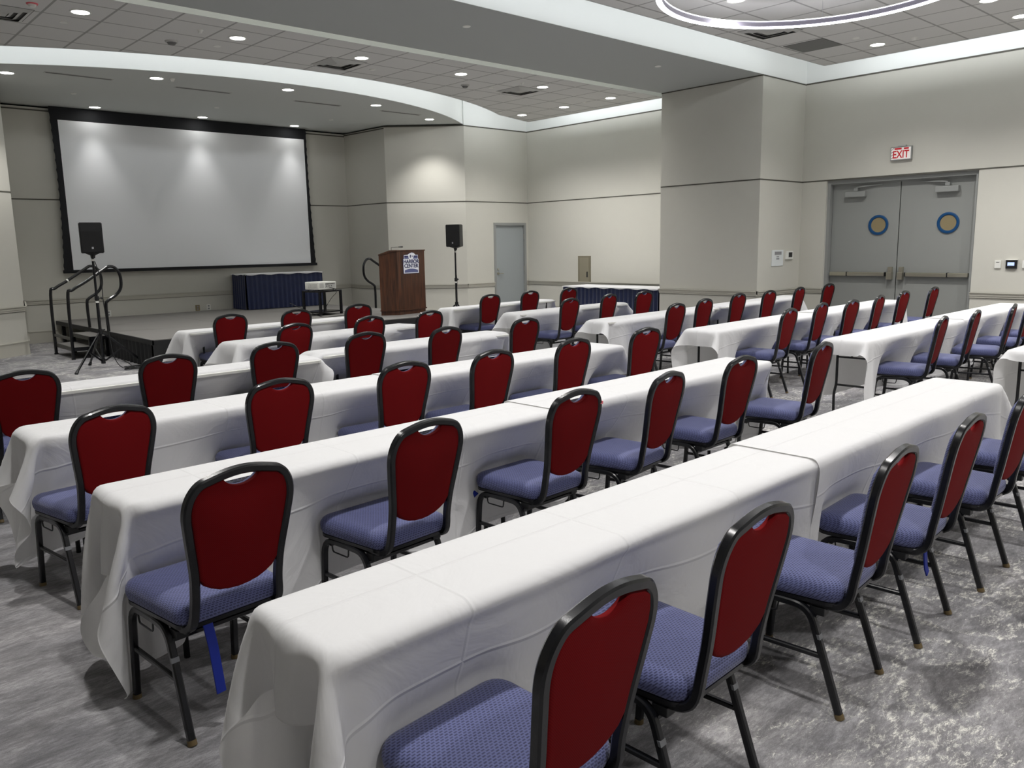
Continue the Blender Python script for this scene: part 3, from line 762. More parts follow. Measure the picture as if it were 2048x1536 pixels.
# ------------------------------------------------------------------ stage
SX0, SX1, SY0, SZ = 3.95, 9.38, 11.95, .40
root = empty('stage', ((SX0+SX1)/2, 14.5, 0)); tag(root, 'low grey carpeted portable stage with black skirt below the screen', 'stage')
ox, oy = (SX0+SX1)/2, 14.5
for i in range(3):
    for j in range(3):
        x0 = SX0+(SX1-SX0)*i/3; x1 = SX0+(SX1-SX0)*(i+1)/3; y0 = SY0+(17.1-SY0)*j/3; y1 = SY0+(17.1-SY0)*(j+1)/3
        bm = bmesh.new(); box2(bm, (x0-ox+.003, y0-oy+.003, SZ-.03), (x1-ox-.003, y1-oy-.003, SZ)); link('deck_panel', bm, M['stepcarpet'], root)
bm = bmesh.new(); box2(bm, (SX0-ox, SY0-oy, SZ-.09), (SX1-ox, SY0-oy+.03, SZ-.012)); box2(bm, (SX0-ox-.012, SY0-oy, SZ-.075), (SX0-ox+.02, 17.1-oy, SZ-.002)); box2(bm, (SX1-ox-.02, SY0-oy, SZ-.075), (SX1-ox+.012, 17.1-oy, SZ-.002)); link('edge_rail', bm, M['blackmatte'], root)
def pleated(bm, p0, p1, z0, z1, amp, wl, out, taper=.4, th=.004, jit=.3):
    p0, p1 = Vector(p0), Vector(p1); d = p1-p0; L = d.length; d.normalize(); n = Vector(out)
    k = max(8, int(L/wl*8)); rows = 6; g = []
    ph = random.random()*6
    for i in range(k+1):
        s = L*i/k; a_ = (math.sin(2*PI*s/wl+ph+jit*math.sin(s*5+ph)*3))*.5+.5
        col = []
        for j in range(rows+1):
            t = j/rows; z = z0+(z1-z0)*t; q = p0+d*s+n*(amp*a_*(1-taper*t)+.006)
            col.append(bm.verts.new((q.x, q.y, z)))
        g.append(col)
    for i in range(k):
        for j in range(rows): bm.faces.new((g[i][j], g[i+1][j], g[i+1][j+1], g[i][j+1]))
bm = bmesh.new()
pleated(bm, (SX0+.01-ox, 14.0-oy), (SX0+.01-ox, SY0+.005-oy), .0, SZ-.07, .035, .16, (-1, 0), 0)
pleated(bm, (SX0-ox, SY0+.01-oy), (SX1-ox, SY0+.01-oy), .0, SZ-.07, .02, .3, (0, -1), 0)
pleated(bm, (SX1-.01-ox, SY0-oy), (SX1-.01-ox, 14.0-oy), .0, SZ-.07, .02, .3, (1, 0), 0)
link('skirt', bm, M['blackmatte'], root, smooth=True)
for (x, y) in ((SX0+.06, 14.3), (SX0+.06, 15.2), (SX0+.06, 16.9), (SX1-.06, 15.2)):
    bm = bmesh.new(); box2(bm, (x-ox-.03, y-oy-.03, 0), (x-ox+.03, y-oy+.03, SZ-.03)); link('leg', bm, M['blackmatte'], root)

# stairs with looping handrails
def stairs(xe, y0, y1, s, label, nm_rail):
    """xe stage edge, s=-1: steps go down to the left"""
    root = empty('stage_steps', (xe, (y0+y1)/2, 0)); tag(root, label, 'steps', 'portable steps beside the stage')
    yc = (y0+y1)/2; hw = (y1-y0)/2
    for a_, b_, z in ((.53, .25, .185), (.27, .0, .335)):
        bm = bmesh.new(); lo, hi = sorted((s*a_, s*b_)); box2(bm, (lo, -hw+.03, z-.025), (hi, hw-.03, z)); link('tread', bm, M['stepcarpet'], root)
        bm = bmesh.new()
        for yy in (-hw+.03, hw-.03): box2(bm, (lo, yy-.015, z-.06), (hi, yy+.015, z-.001))
        box2(bm, (s*a_-.015, -hw+.03, z-.06), (s*a_+.015, hw-.03, z-.002)); link('tread_frame', bm, M['blacksteel'], root)
    for yy in (-hw+.06, hw-.06):
        bm = bmesh.new(); box2(bm, (s*.03-.02, yy-.02, 0), (s*.03+.02, yy+.02, .31)); box2(bm, (s*.27-.02, yy-.02, 0), (s*.27+.02, yy+.02, .31)); link('leg', bm, M['blacksteel'], root)
    bm = bmesh.new(); box2(bm, (s*.545-.012, -hw, .30), (s*.545+.012, hw, .345)); link('crossbar', bm, M['blacksteel'], root)
    for yy in (-hw, hw):
        pts = [(s*.545, yy, 0), (s*.535, yy, .97), (s*.46, yy, 1.08), (s*.26, yy, 1.20), (s*-.02, yy, 1.38), (s*-.10, yy, 1.425), (s*-.19, yy, 1.40), (s*-.255, yy, 1.28), (s*-.25, yy, 1.09), (s*-.17, yy, .975), (s*-.04, yy, .89), (s*.0, yy, .80), (s*-.005, yy, SZ)]
        bm = bmesh.new(); sweep(bm, smooth_curve(pts, 5), ring_profile('round', .024, seg=10), up=(0, 1, 0)); hr = link('handrail', bm, M['blacksteel'], root, smooth=True)
        bm = bmesh.new(); cyl(bm, (s*.545, yy, 0), (s*.545, yy, .02), .032, seg=12); link('post_foot', bm, M['blackplastic'], hr)
        if s < 0 and yy > 0:
            bm = bmesh.new(); cyl(bm, (s*.27, yy, 1.195), (s*.25, yy, 1.208), .026, seg=10); link('tape_mark', bm, M['whiteplastic'], hr, smooth=True)
stairs(SX0, 13.94, 14.97, -1, 'black steel steps with two looping handrails left of the stage', '')
stairs(SX1-.02, 13.55, 14.5, 1, 'black steel steps and looping handrail behind the wooden lectern', '')

# ------------------------------------------------------------------ speakers on tripod stands
def speaker_stand(x, y, rz, label):
    root = empty('speaker_stand', (x, y, 0), rz); tag(root, label, 'speaker stand', 'black tripod speaker stands')
    bm = bmesh.new(); cyl(bm, (0, 0, .08), (0, 0, .98), .021, seg=14); link('pole', bm, M['blacksteel'], root, smooth=True)
    bm = bmesh.new(); cyl(bm, (0, 0, .96), (0, 0, 1.60), .017, seg=14); link('upper_pole', bm, M['blacksteel'], root, smooth=True)
    bm = bmesh.new(); cyl(bm, (0, 0, 1.525), (0, 0, 1.555), .0215, seg=14); cyl(bm, (0, 0, .935), (0, 0, .962), .024, seg=14); link('reflective_band', bm, M['whiteplastic'], root, smooth=True)
    bm = bmesh.new(); cyl(bm, (0, 0, .97), (0, 0, 1.03), .03, seg=12); cyl(bm, (0, 0, 1.0), (.06, 0, 1.0), .008, seg=8); cyl(bm, (.055, 0, 1.0), (.075, 0, 1.0), .018, seg=8); link('collar', bm, M['blackplastic'], root)
    bm = bmesh.new(); cyl(bm, (0, 0, .49), (0, 0, .56), .034, seg=12); cyl(bm, (0, 0, .54), (.07, .03, .545), .009, seg=8); link('hub', bm, M['blackplastic'], root)
    bm = bmesh.new(); cyl(bm, (0, 0, .06), (0, 0, .13), .032, seg=12); link('lower_hub', bm, M['blackplastic'], root)
    for ang, r in ((math.radians(223), .65), (math.radians(-5), .55), (math.radians(100), .42)):
        c, s = math.cos(ang), math.sin(ang)
        bm = bmesh.new(); sweep(bm, [(c*.04, s*.04, .50), (c*r, s*r, .02)], ring_profile('sq', .016, .010)); lg = link('leg', bm, M['blacksteel'], root)
        bm = bmesh.new(); cyl(bm, (c*(r-.03), s*(r-.03), .045), (c*(r+.01), s*(r+.01), .008), .02, .024, seg=10); link('rubber_foot', bm, M['blackplastic'], lg)
        bm = bmesh.new(); sweep(bm, [(c*.03, s*.03, .10), (c*r*.5, s*r*.5, .27)], ring_profile('sq', .012, .005)); link('brace', bm, M['blacksteel'], lg)
    return root
def speaker(x, y, rz, label):
    root = empty('loudspeaker', (x, y, 1.60), rz); tag(root, label, 'speaker', 'black loudspeakers on stands')
    w0, w1, d, z0, z1 = .145, .10, .15, .035, .46
    poly = [(-w0, -.13), (w0, -.13), (w0, .02), (w1, .15), (-w1, .15), (-w0, .02)]
    bm = bmesh.new(); prism(bm, poly, z0, z1); bmesh.ops.bevel(bm, geom=bm.edges[:], offset=.01, segments=2, affect='EDGES'); link('cabinet', bm, M['blackplastic'], root, smooth=True)
    bm = bmesh.new(); box2(bm, (-w0+.012, -.138, z0+.012), (w0-.012, -.128, z1-.125), bevel=.004); link('front_grille', bm, M['backing'], root)
    bm = bmesh.new(); rr = []
    for sx, sz, yy in ((.125, .048, -.131), (.06, .022, -.095)): rr.append([bm.verts.new((a_*sx, yy, z1-.068+b_*sz)) for a_, b_ in ((-1, -1), (1, -1), (1, 1), (-1, 1))])
    for k in range(4): bm.faces.new((rr[0][k], rr[0][(k+1) % 4], rr[1][(k+1) % 4], rr[1][k]))
    bm.faces.new(rr[1]); link('horn', bm, M['blackmatte'], root)
    bm = bmesh.new(); box2(bm, (-.010, -.141, z0+.06), (.014, -.137, z0+.088)); link('badge', bm, M['silver'], root)
    bm = bmesh.new(); cyl(bm, (0, 0, -.035), (0, 0, .012), .027, .034, seg=14); 
    pr = [(-.10, -.09), (.10, -.09), (.10, .09), (-.10, .09)]
    a_ = [bm.verts.new((p[0], p[1], .04)) for p in pr]; b_ = [bm.verts.new((p[0]*.3, p[1]*.3, .005)) for p in pr]
    bm.faces.new(a_); bm.faces.new(b_[::-1])
    for k in range(4): bm.faces.new((a_[k], a_[(k+1) % 4], b_[(k+1) % 4], b_[k]))
    link('pole_socket', bm, M['blackplastic'], root, smooth=True)
speaker_stand(3.46, 12.60, 0, 'black tripod speaker stand on the carpet left of the stage')
speaker(3.47, 12.62, math.radians(-12), 'black loudspeaker on tripod stand in front of the screen, left')
speaker_stand(10.02, 12.62, math.radians(20), 'black tripod speaker stand right of the stage near the grey door')
speaker(10.03, 12.62, math.radians(-62), 'black loudspeaker on tripod stand between the lectern and grey door')
# cables
def cable(name, pts, label, r=.006, cat='cable', n=8):
    bm = bmesh.new(); sweep(bm, smooth_curve(pts, n), ring_profile('round', r, seg=6)); o = link(name, bm, M['blackplastic'], smooth=True); tag(o, label, cat); return o
coil = []
for i in range(46):
    a_ = i*.62; rr_ = .15+.04*math.sin(i*1.7); coil.append((3.86+rr_*1.5*math.cos(a_), 12.08+rr_*.8*math.sin(a_), .008+.0007*i))
cable('audio_cable', [(3.48, 12.59, 1.52), (3.53, 12.56, 1.25), (3.53, 12.56, .95), (3.56, 12.57, .6), (3.56, 12.45, .2), (3.62, 12.35, .02), (3.72, 12.2, .008)]+coil+[(3.75, 12.3, .01), (3.85, 12.75, .01), (3.90, 13.2, .01)], 'black cable coiled on carpet by left stand, running up its pole', n=4)
cable('audio_cable', [(9.99, 12.58, 1.62), (9.93, 12.52, 1.4), (9.95, 12.5, 1.0), (9.97, 12.53, .85), (9.92, 12.5, .6), (9.98, 12.5, .2), (10.05, 12.4, .008)], 'thin black cable hanging along the right speaker stand', r=.004)

# ------------------------------------------------------------------ lectern
root = empty('lectern', (8.66, 12.90, SZ), math.radians(12)); tag(root, 'dark walnut lectern with Harbor Center logo plate on the stage', 'lectern')
# plan: wide front with angled corners
pl = [(-.11, -.31), (.64, -.31), (.66, -.10), (.55, .14), (-.05, .14), (-.33, -.06), (-.20, -.22)]
def scale_poly(p, k, cx=.15, cy=0): return [((x-cx)*k+cx, (y-cy)*k+cy) for x, y in p]
bm = bmesh.new(); prism(bm, scale_poly(pl, .985), 0, .075); link('plinth', bm, M['wood'], root)
bm = bmesh.new(); prism(bm, scale_poly(pl, 1.035), .075, .10); link('plinth_moulding', bm, M['wood'], root)
bm = bmesh.new(); fs = prism(bm, pl, .10, 1.17)
for v in bm.verts:
    if v.co.z > 1: v.co.z = 1.175-.075*max(0, v.co.y+.22)/.16*(1 if v.co.y < 0 else .8)
link('body', bm, M['wood'], root)
bm = bmesh.new(); fs = prism(bm, scale_poly(pl, 1.035), 1.172, 1.19)
for v in bm.verts: v.co.z -= .075*max(0, v.co.y+.22)/.16*(1 if v.co.y < 0 else .8)-.003
link('top_board', bm, M['wood'], root)
bm = bmesh.new(); sweep(bm, rounded([(.09, .02, 1.18), (.09, .02, 1.245), (.24, -.05, 1.25)], .02), ring_profile('round', .004, seg=6)); mic = link('microphone_stem', bm, M['blacksteel'], root, smooth=True)
bm = bmesh.new(); cyl(bm, (.22, -.041, 1.25), (.30, -.078, 1.252), .008, .014, seg=10); link('microphone_head', bm, M['blackplastic'], mic, smooth=True)
# logo plate
lg = empty('logo_plate', (.255, -.312, .955)); lg.parent = root; lg.scale = (1.42, 1, 1.14)
def flat(bm, pts, y, mi=0):
    a_ = [bm.verts.new((x, y, z)) for x, z in pts]; b_ = [bm.verts.new((x, 0, z)) for x, z in pts]
    f = [bm.faces.new(a_)]
    for i in range(len(pts)): f.append(bm.faces.new((a_[i], a_[(i+1) % len(pts)], b_[(i+1) % len(pts)], b_[i])))
    for q in f: q.material_index = mi
sh = [(-.145, -.17), (.145, -.17), (.15, .06), (.135, .06), (.135, .125), (.09, .125), (.06, .155), (.02, .165), (-.03, .15), (-.06, .13), (-.135, .125), (-.135, .06), (-.15, .06)]
bm = bmesh.new(); flat(bm, [(x*1.04, z*1.03) for x, z in sh], -.006); link('plate_border', bm, M['navysign'], lg)
bm = bmesh.new(); flat(bm, sh, -.008); link('plate_face', bm, M['signwhite'], lg)
bm = bmesh.new(); flat(bm, [(-.128, .065), (-.04, .065), (-.06, .115), (-.128, .115)], -.010); flat(bm, [(.128, .065), (.04, .065), (.06, .115), (.128, .115)], -.010); link('banner_blocks', bm, M['signblue'], lg)
bm = bmesh.new(); flat(bm, [(-.128, .098), (-.05, .098), (-.055, .115), (-.128, .115)], -.011); flat(bm, [(.128, .098), (.05, .098), (.055, .115), (.128, .115)], -.011)
flat(bm, [(-.022, .085), (-.004, .08), (0, .125), (-.018, .13)], -.011); flat(bm, [(.018, .095), (.03, .095), (.03, .115), (.018, .115)], -.011); link('emblem_marks', bm, M['navysign'], lg)
bm = bmesh.new(); n = 12; top = [(-.125+.25*i/n, -.118+.022*math.sin(PI*i/n)) for i in range(n+1)]; flat(bm, [(-.13, -.158), (.13, -.158)]+top[::-1], -.010); link('lower_banner', bm, M['signblue'], lg)
lm = Matrix(((1, 0, 0, 0), (0, 0, 1, -.0115), (0, 1, 0, 0), (0, 0, 0, 1)))
lm = Matrix(((1, 0, 0, 0), (0, 0, -1, -.0105), (0, 1, 0, 0), (0, 0, 0, 1)))
text_mesh('lettering', 'HARBOR', .078, M['navysign'], lg, lm @ Matrix.Translation((0, .018, 0)) @ Matrix.Diagonal((.95, 1.1, 1, 1)))
text_mesh('lettering', 'CENTER', .078, M['navysign'], lg, lm @ Matrix.Translation((0, -.052, 0)) @ Matrix.Diagonal((.93, 1.1, 1, 1)))

# ------------------------------------------------------------------ projector cart and projector
root = empty('projector_cart', (7.6, 13.66, SZ), math.radians(17)); tag(root, 'black metal two-shelf cart carrying the projector on the stage', 'cart')
w, d, h = .60, .46, .465
bm = bmesh.new(); box2(bm, (0, 0, h-.03), (w, d, h), bevel=.006); link('top_shelf', bm, M['blacksteel'], root)
bm = bmesh.new(); box2(bm, (0, 0, .05), (w, d, .075), bevel=.004); link('lower_shelf', bm, M['blacksteel'], root)
for x in (.02, w-.02):
    for y in (.02, d-.02):
        bm = bmesh.new(); box2(bm, (x-.02, y-.02, .005), (x+.02, y+.02, h-.02)); link('leg', bm, M['blacksteel'], root)
pc = root.matrix_basis.copy()
c17, s17 = math.cos(math.radians(17)), math.sin(math.radians(17))
def cart(x, y, z): return (7.6+c17*x-s17*y, 13.66+s17*x+c17*y, SZ+z)
root = empty('projector', cart(.0, .0, h+.002), math.radians(17)); tag(root, 'white box projector sitting on the black cart', 'projector'); root.scale = (1.05, 1, 1.4)
bm = bmesh.new(); box2(bm, (.05, .07, .012), (.50, .42, .115), bevel=.012); link('body', bm, M['whiteplastic'], root, smooth=True)
bm = bmesh.new(); box2(bm, (.21, .066, .032), (.48, .071, .10)); link('port_panel', bm, M['ventgray'], root)
bm = bmesh.new()
for i in range(7): box2(bm, (.225+i*.034, .064, .078), (.248+i*.034, .067, .092))
for i in range(3): box2(bm, (.24+i*.06, .064, .05), (.262+i*.06, .067, .062))
link('ports', bm, M['blackplastic'], root)
bm = bmesh.new()
for i in range(6): box2(bm, (.075+i*.018, .066, .035), (.086+i*.018, .069, .098))
for i in range(8): box2(bm, (.046, .11+i*.03, .035), (.049, .125+i*.03, .09))
link('vents', bm, M['ventgray'], root)
for x, y in ((.09, .11), (.46, .11), (.09, .38), (.46, .38)):
    bm = bmesh.new(); cyl(bm, (x, y, 0), (x, y, .014), .012, seg=10); link('foot', bm, M['blackplastic'], root)
cable('power_cable', [cart(.32, .06, h+.05), cart(.40, -.02, h+.02), cart(.42, -.02, h-.05), cart(.40, .1, .3), cart(.38, .25, .1), (7.95, 14.1, SZ+.006), (8.6, 14.3, SZ+.006)], 'black power cable hanging from the projector to the stage', r=.005)
cable('power_cable', [(7.2, 14.1, SZ+.25), (7.35, 13.95, SZ+.15), (7.5, 13.5, SZ+.01), (7.7, 13.35, SZ+.006), (8.0, 13.4, SZ+.006)], 'black cable on the stage floor in front of the cart', r=.006)

# ------------------------------------------------------------------ skirted tables
def skirted(name, x0, y0, x1, y1, zb, ht, label, rz=0, drop=.02, ox=0, oy=0):
    root = empty(name, (ox, oy, zb), rz); tag(root, label, 'table', 'navy skirted tables')
    bm = bmesh.new(); box2(bm, (x0, y0, ht-.03), (x1, y1, ht-.006)); link('tabletop', bm, M['whiteplastic'], root)
    for x in (x0+.15, x1-.15):
        for y in (y0+.08, y1-.08):
            bm = bmesh.new(); cyl(bm, (x, y, 0), (x, y, ht-.03), .014, seg=8); link('leg', bm, M['blacksteel'], root)
    bm = bmesh.new(); pts = [(x0, y0), (x1, y0), (x1, y1), (x0, y1)]; outs = [(0, -1), (1, 0), (0, 1), (-1, 0)]
    for i in range(4): pleated(bm, pts[i], pts[(i+1) % 4], .01, ht-.012, .035, .105, outs[i], .65)
    link('skirt', bm, M['navy'], root, smooth=True)
    bm = bmesh.new(); box2(bm, (x0-.018, y0-.018, ht-.006), (x1+.018, y1+.018, ht), bevel=.003)
    k = 40; cl = link('top_cloth', bm, M['cloth'], root)
    # scalloped lip
    bm = bmesh.new()
    for i in range(4):
        p, q = Vector(pts[i]), Vector(pts[(i+1) % 4]); o_ = Vector(outs[i]); n = max(4, int((q-p).length/.06)); prev = None
        for j in range(n+1):
            v = p+(q-p)*j/n+o_*.045; dz = drop*(1+.5*math.sin(j*.9+i))
            a_, b_ = bm.verts.new((v.x, v.y, ht-.001)), bm.verts.new((v.x, v.y, ht-.001-dz))
            v2 = p+(q-p)*j/n+o_*.0; c_ = bm.verts.new((v2.x, v2.y, ht-.001))
            if prev: bm.faces.new((prev[0], a_, b_, prev[1])); bm.faces.new((prev[2], c_, a_, prev[0]))
            prev = (a_, b_, c_)
    link('cloth_lip', bm, M['cloth'], cl, smooth=True)
    return root
skirted('skirted_table', 0, 0, 1.76, .66, SZ, .75, 'navy skirted white-topped table standing on the stage under the screen', math.radians(-1), ox=7.42, oy=16.40)
skirted('skirted_table', 12.57, 9.62, 13.32, 12.15, 0, .77, 'long navy skirted white-topped table along the far right wall', drop=.02)

# ------------------------------------------------------------------ chairs (62 of one kind)
OUT = [(.938, .0), (.934, .064), (.922, .12), (.903, .156), (.875, .181), (.84, .194), (.80, .197), (.75, .191), (.70, .184), (.64, .175), (.58, .168), (.50, .166), (.44, .168)]
def yl(z): return -.222-(z-.44)/.498*.093
def half(z):
    """outer half width of the back frame at height z"""
    zs = [p[0] for p in OUT][::-1]; ws = [p[1] for p in OUT][::-1]
    return float(np.interp(z, zs, ws))
def make_chair():
    root = empty('banquet_chair')
    R = .0135
    # back frame tube: under the seat, up both sides, over the top
    side = [Vector((w-R if w > .03 else w, yl(z), z-(R if w < .15 else R*.5))) for z, w in OUT]
    side[0].z = .938-R; side[0].x = 0
    right = side[::-1]
    low = [Vector((.168, .10, .385)), Vector((.168, -.14, .383)), Vector((.162, -.195, .392)), Vector((.157, -.222, .425))]
    up_ = right[1:]
    left = [Vector((-v.x, v.y, v.z)) for v in up_[:-1]][::-1]
    lowl = [Vector((-v.x, v.y, v.z)) for v in low][::-1]
    path = smooth_curve(low+up_+left+lowl, 3)
    bm = bmesh.new()
    # profile oriented so the flat faces look outwards: build with y-up reference on the upper part
    rings = []; n = len(path); prof = ring_profile('sq', R+.001, R+.0005)
    for i in range(n):
        t = (path[min(i+1, n-1)]-path[max(i-1, 0)]).normalized()
        up = Vector((0, 1, 0)) if abs(t.y) < .75 else Vector((0, 0, 1))
        # continuous blend between the two references
        k = min(1, max(0, (abs(t.y)-.3)/.5)); up = (Vector((0, 1, 0))*(1-k)*1+Vector((0, 0, 1))*k*(1 if t.y*path[i].x > 0 else 1)*(-1 if False else 1))
        if path[i].x > 0: up = (Vector((0, 1, .16))*(1-k)+Vector((0, 0, 1))*k)
        else: up = (Vector((0, 1, .16))*(1-k)+Vector((0, 0, 1))*k)
        u = (up-t*up.dot(t)).normalized(); v = t.cross(u)
        rings.append([bm.verts.new(path[i]+u*a+v*b) for a, b in prof])
    for i in range(n-1):
        for j in range(8): bm.faces.new((rings[i][j], rings[i][(j+1) % 8], rings[i+1][(j+1) % 8], rings[i+1][j]))
    bm.faces.new(rings[0][::-1]); bm.faces.new(rings[-1])
    link('back_frame', bm, M['blacksteel'], root, smooth=True)
    # padded panel outline
    g = 2*R-.001
    def inner_top(x):   # inner edge height of the top arch at x
        zs = [p[0] for p in OUT[:7]]; ws = [p[1]-g if p[1] > .1 else p[1]*(1-.0) for p in OUT[:7]]
        return float(np.interp(abs(x), [w for w in ws], [z-g*(1 if w < .1 else .55) for z, w in zip(zs, ws)]))
    outl = []
    xs = np.linspace(0, .062, 9)
    for x in xs:                           # hand-hold dip
        outl.append((x, .9015-.029*max(0, 1-(x/.062)**2)**.8))
    for x in (.075, .09, .105, .12, .135): outl.append((x, inner_top(x)+.001))
    for z in (.872, .855, .835, .80, .76, .72, .68, .64, .60, .572): outl.append((half(z)-g+.001, z))
    zb = [(.125, .543), (.10, .526), (.07, .512), (.035, .504), (0, .501)]
    outl += zb
    poly = outl+[(-x, z) for x, z in outl[1:-1]][::-1]
    def inset(poly, d):
        n = len(poly); out = []
        for i in range(n):
            a, b, c = Vector(poly[i-1]), Vector(poly[i]), Vector(poly[(i+1) % n])
            t = (c-a).normalized(); nn = Vector((t.y, -t.x)); out.append((b.x+nn.x*d, b.y+nn.y*d))
        return out
    s = sum(poly[i][0]*poly[(i+1) % len(poly)][1]-poly[(i+1) % len(poly)][0]*poly[i][1] for i in range(len(poly)))
    sg = 1 if s < 0 else -1
    def pad(rows, m, name):
        bm = bmesh.new(); prev = None
        for d, y in rows:
            pp = inset(poly, sg*d); ring = [bm.verts.new((x, yl(z)+y, z)) for x, z in pp]
            if prev:
                for i in range(len(ring)): bm.faces.new((prev[i], prev[(i+1) % len(ring)], ring[(i+1) % len(ring)], ring[i]))
            else: bm.faces.new(ring[::-1])
            prev = ring
        f = bm.faces.new(prev); 
        link(name, bm, m, root, smooth=True)
    pad([(0, .006), (0, -.006), (.0015, -.0095), (.006, -.0125), (.014, -.014)], M['red'], 'backrest')
    pad([(0, .0065), (0, .018), (.003, .024), (.010, .029), (.022, .032)], M['seat'], 'back_cushion')
    # seat cushion
    bm = bmesh.new()
    def seat_out(k, grow):
        pts = []; 
        cs = [(.205, .215, .055), (-.205, .215, .055), (-.185, -.195, .05), (.185, -.195, .05)]
        for qi, (cx_, cy_, r) in enumerate(cs):
            sx, sy = (1 if cx_ > 0 else -1), (1 if cy_ > 0 else -1)
            x0, y0 = cx_-sx*r, cy_-sy*r
            a0 = {(1, 1): 0, (-1, 1): 90, (-1, -1): 180, (1, -1): 270}[(sx, sy)]
            for i in range(6):
                a_ = math.radians(a0+90*i/5); pts.append(((x0+(r)*math.cos(a_))*1+math.cos(a_)*grow, (y0+r*math.sin(a_))+math.sin(a_)*grow))
        return pts
    prev = None
    for grow, z, k_ in ((-.004, .398, 1), (.004, .404, 1), (.009, .415, 1), (.012, .432, 1), (.010, .448, 1), (.002, .461, 1), (-.012, .470, 1), (-.025, .4745, .97), (-.03, .479, .80), (-.03, .4815, .5), (-.03, .482, .2)):
        ring = [bm.verts.new((x*k_, y*k_+.01*(1-k_), z)) for x, y in seat_out(0, grow)]
        if prev:
            for i in range(len(ring)): bm.faces.new((prev[i], prev[(i+1) % len(ring)], ring[(i+1) % len(ring)], ring[i]))
        else: bm.faces.new(ring[::-1])
        prev = ring
    bm.faces.new(prev)
    link('seat', bm, M['seat'], root, smooth=True)
    bm = bmesh.new(); prism(bm, seat_out(0, .004), .386, .400); link('seat_pan', bm, M['blacksteel'], root, smooth=True)
    # legs: bent tubes, front and rear meeting under the seat side rails
    for sx in (-1, 1):
        X = .196*sx
        fr = rounded([(X, .215, 0), (X*.99, .185, .372), (X*.97, .02, .372)], .07, 5)
        re = rounded([(X*1.02, -.225, 0), (X*.99, -.10, .372), (X*.97, .02, .372)], .085, 6)
        for nm, pth in (('leg', fr), ('leg', re)):
            bm = bmesh.new(); sweep(bm, pth, ring_profile('sq', .0125, .0125), up=(1, 0, 0)); lg = link(nm, bm, M['blacksteel'], root, smooth=True)
            p = Vector(pth[0]); q = (Vector(pth[1])-p).normalized()
            bm = bmesh.new(); cyl(bm, p, p+q*.018, .0165, .0155, seg=12); link('glide', bm, M['foot'], lg, smooth=True)
        bm = bmesh.new(); sweep(bm, [(X*.99, .198, .205), (X*1.0, -.155, .205)], ring_profile('sq', .0085, .0085)); link('side_stretcher', bm, M['blacksteel'], root, smooth=True)
        bm = bmesh.new(); box2(bm, (X-.0136, -.150, .268), (X+.0136, -.1405, .284)); 
        for v in bm.verts: v.co.y += (v.co.z-.275)*.34+.004
        link('label_tag', bm, M['tagmetal'], root)
    bm = bmesh.new(); sweep(bm, [(-.19, -.115, .338), (.19, -.115, .338)], ring_profile('sq', .009, .009)); link('cross_brace', bm, M['blacksteel'], root)
    bm = bmesh.new(); sweep(bm, [(-.19, .15, .352), (.19, .15, .352)], ring_profile('sq', .009, .009)); link('cross_brace', bm, M['blacksteel'], root)
    for sx in (-1, 1):
        bm = bmesh.new(); box2(bm, (sx*.165-.022, -.15, .345), (sx*.165+.022, -.10, .375), bevel=.004); link('stack_bumper', bm, M['blackplastic'], root)
    bm = bmesh.new(); sweep(bm, rounded([(-.196, .13, .36), (-.196, .125, .325), (-.196, .015, .325), (-.196, .01, .36)], .012, 3), ring_profile('round', .0035, seg=6)); link('ganging_loop', bm, M['blacksteel'], root, smooth=True)
    return root
CHAIRS = {"L1": [[3.794, 9.135, -2.2], [4.593, 9.131, -0.7], [5.545, 9.289, -1.7]], "L2": [[3.648, 7.428, 6.5], [4.574, 7.551, 4.4], [5.401, 7.623, 4.6]], "L3": [[1.084, 5.904, 0.0], [1.973, 5.98, -0.9], [2.815, 6.086, -1.3], [3.666, 6.152, -0.7], [4.346, 5.977, 5.8], [5.393, 6.044, 2.0]], "L4": [[1.054, 4.23, 8.4], [2.008, 4.38, -2.1], [2.839, 4.407, -0.1], [3.555, 4.416, 2.2], [4.409, 4.472, 2.2], [5.359, 4.531, -0.4]], "L5": [[1.035, 2.802, 5.0], [1.881, 2.917, 5.0], [2.796, 2.944, 3.4], [3.502, 2.949, 9.2], [4.326, 2.995, 3.6], [5.252, 2.954, 8.2]], "L6": [[1.157, 1.337, 5.0], [1.838, 1.387, 3.1], [2.709, 1.39, 5.4], [3.418, 1.403, 4.4], [4.177, 1.408, 2.0], [4.95, 1.42, 3.0]], "R1": [[7.84, 9.374, -0.2], [8.778, 9.514, 0.9], [9.693, 9.554, 0.9]], "R2": [[7.778, 7.724, 4.9], [8.74, 7.891, 7.6], [9.607, 7.921, -1.4]], "R3": [[7.777, 6.016, 3.9], [8.616, 6.203, 4.6], [9.782, 6.449, 2.7], [10.573, 6.445, 2.9], [11.532, 6.508, 6.6], [12.72, 6.626, 1.0]], "R4": [[7.781, 4.595, 6.7], [8.694, 4.715, 7.7], [9.348, 4.66, 3.2], [10.252, 4.743, 7.9], [11.3, 4.862, 2.8], [12.423, 4.9, 3.4]], "R5": [[7.689, 3.066, 9.6], [8.531, 3.069, 9.3], [9.509, 3.035, 11.8], [10.446, 3.117, 3.0], [11.35, 3.15, 4.0]]}
ROWN = {1: 'front row nearest the stage', 2: 'second row from the stage', 3: 'third row from the stage', 4: 'fourth row from the stage', 5: 'fifth row from the stage', 6: 'row nearest the camera'}
ORD = ['first', 'second', 'third', 'fourth', 'fifth', 'sixth']
proto = None
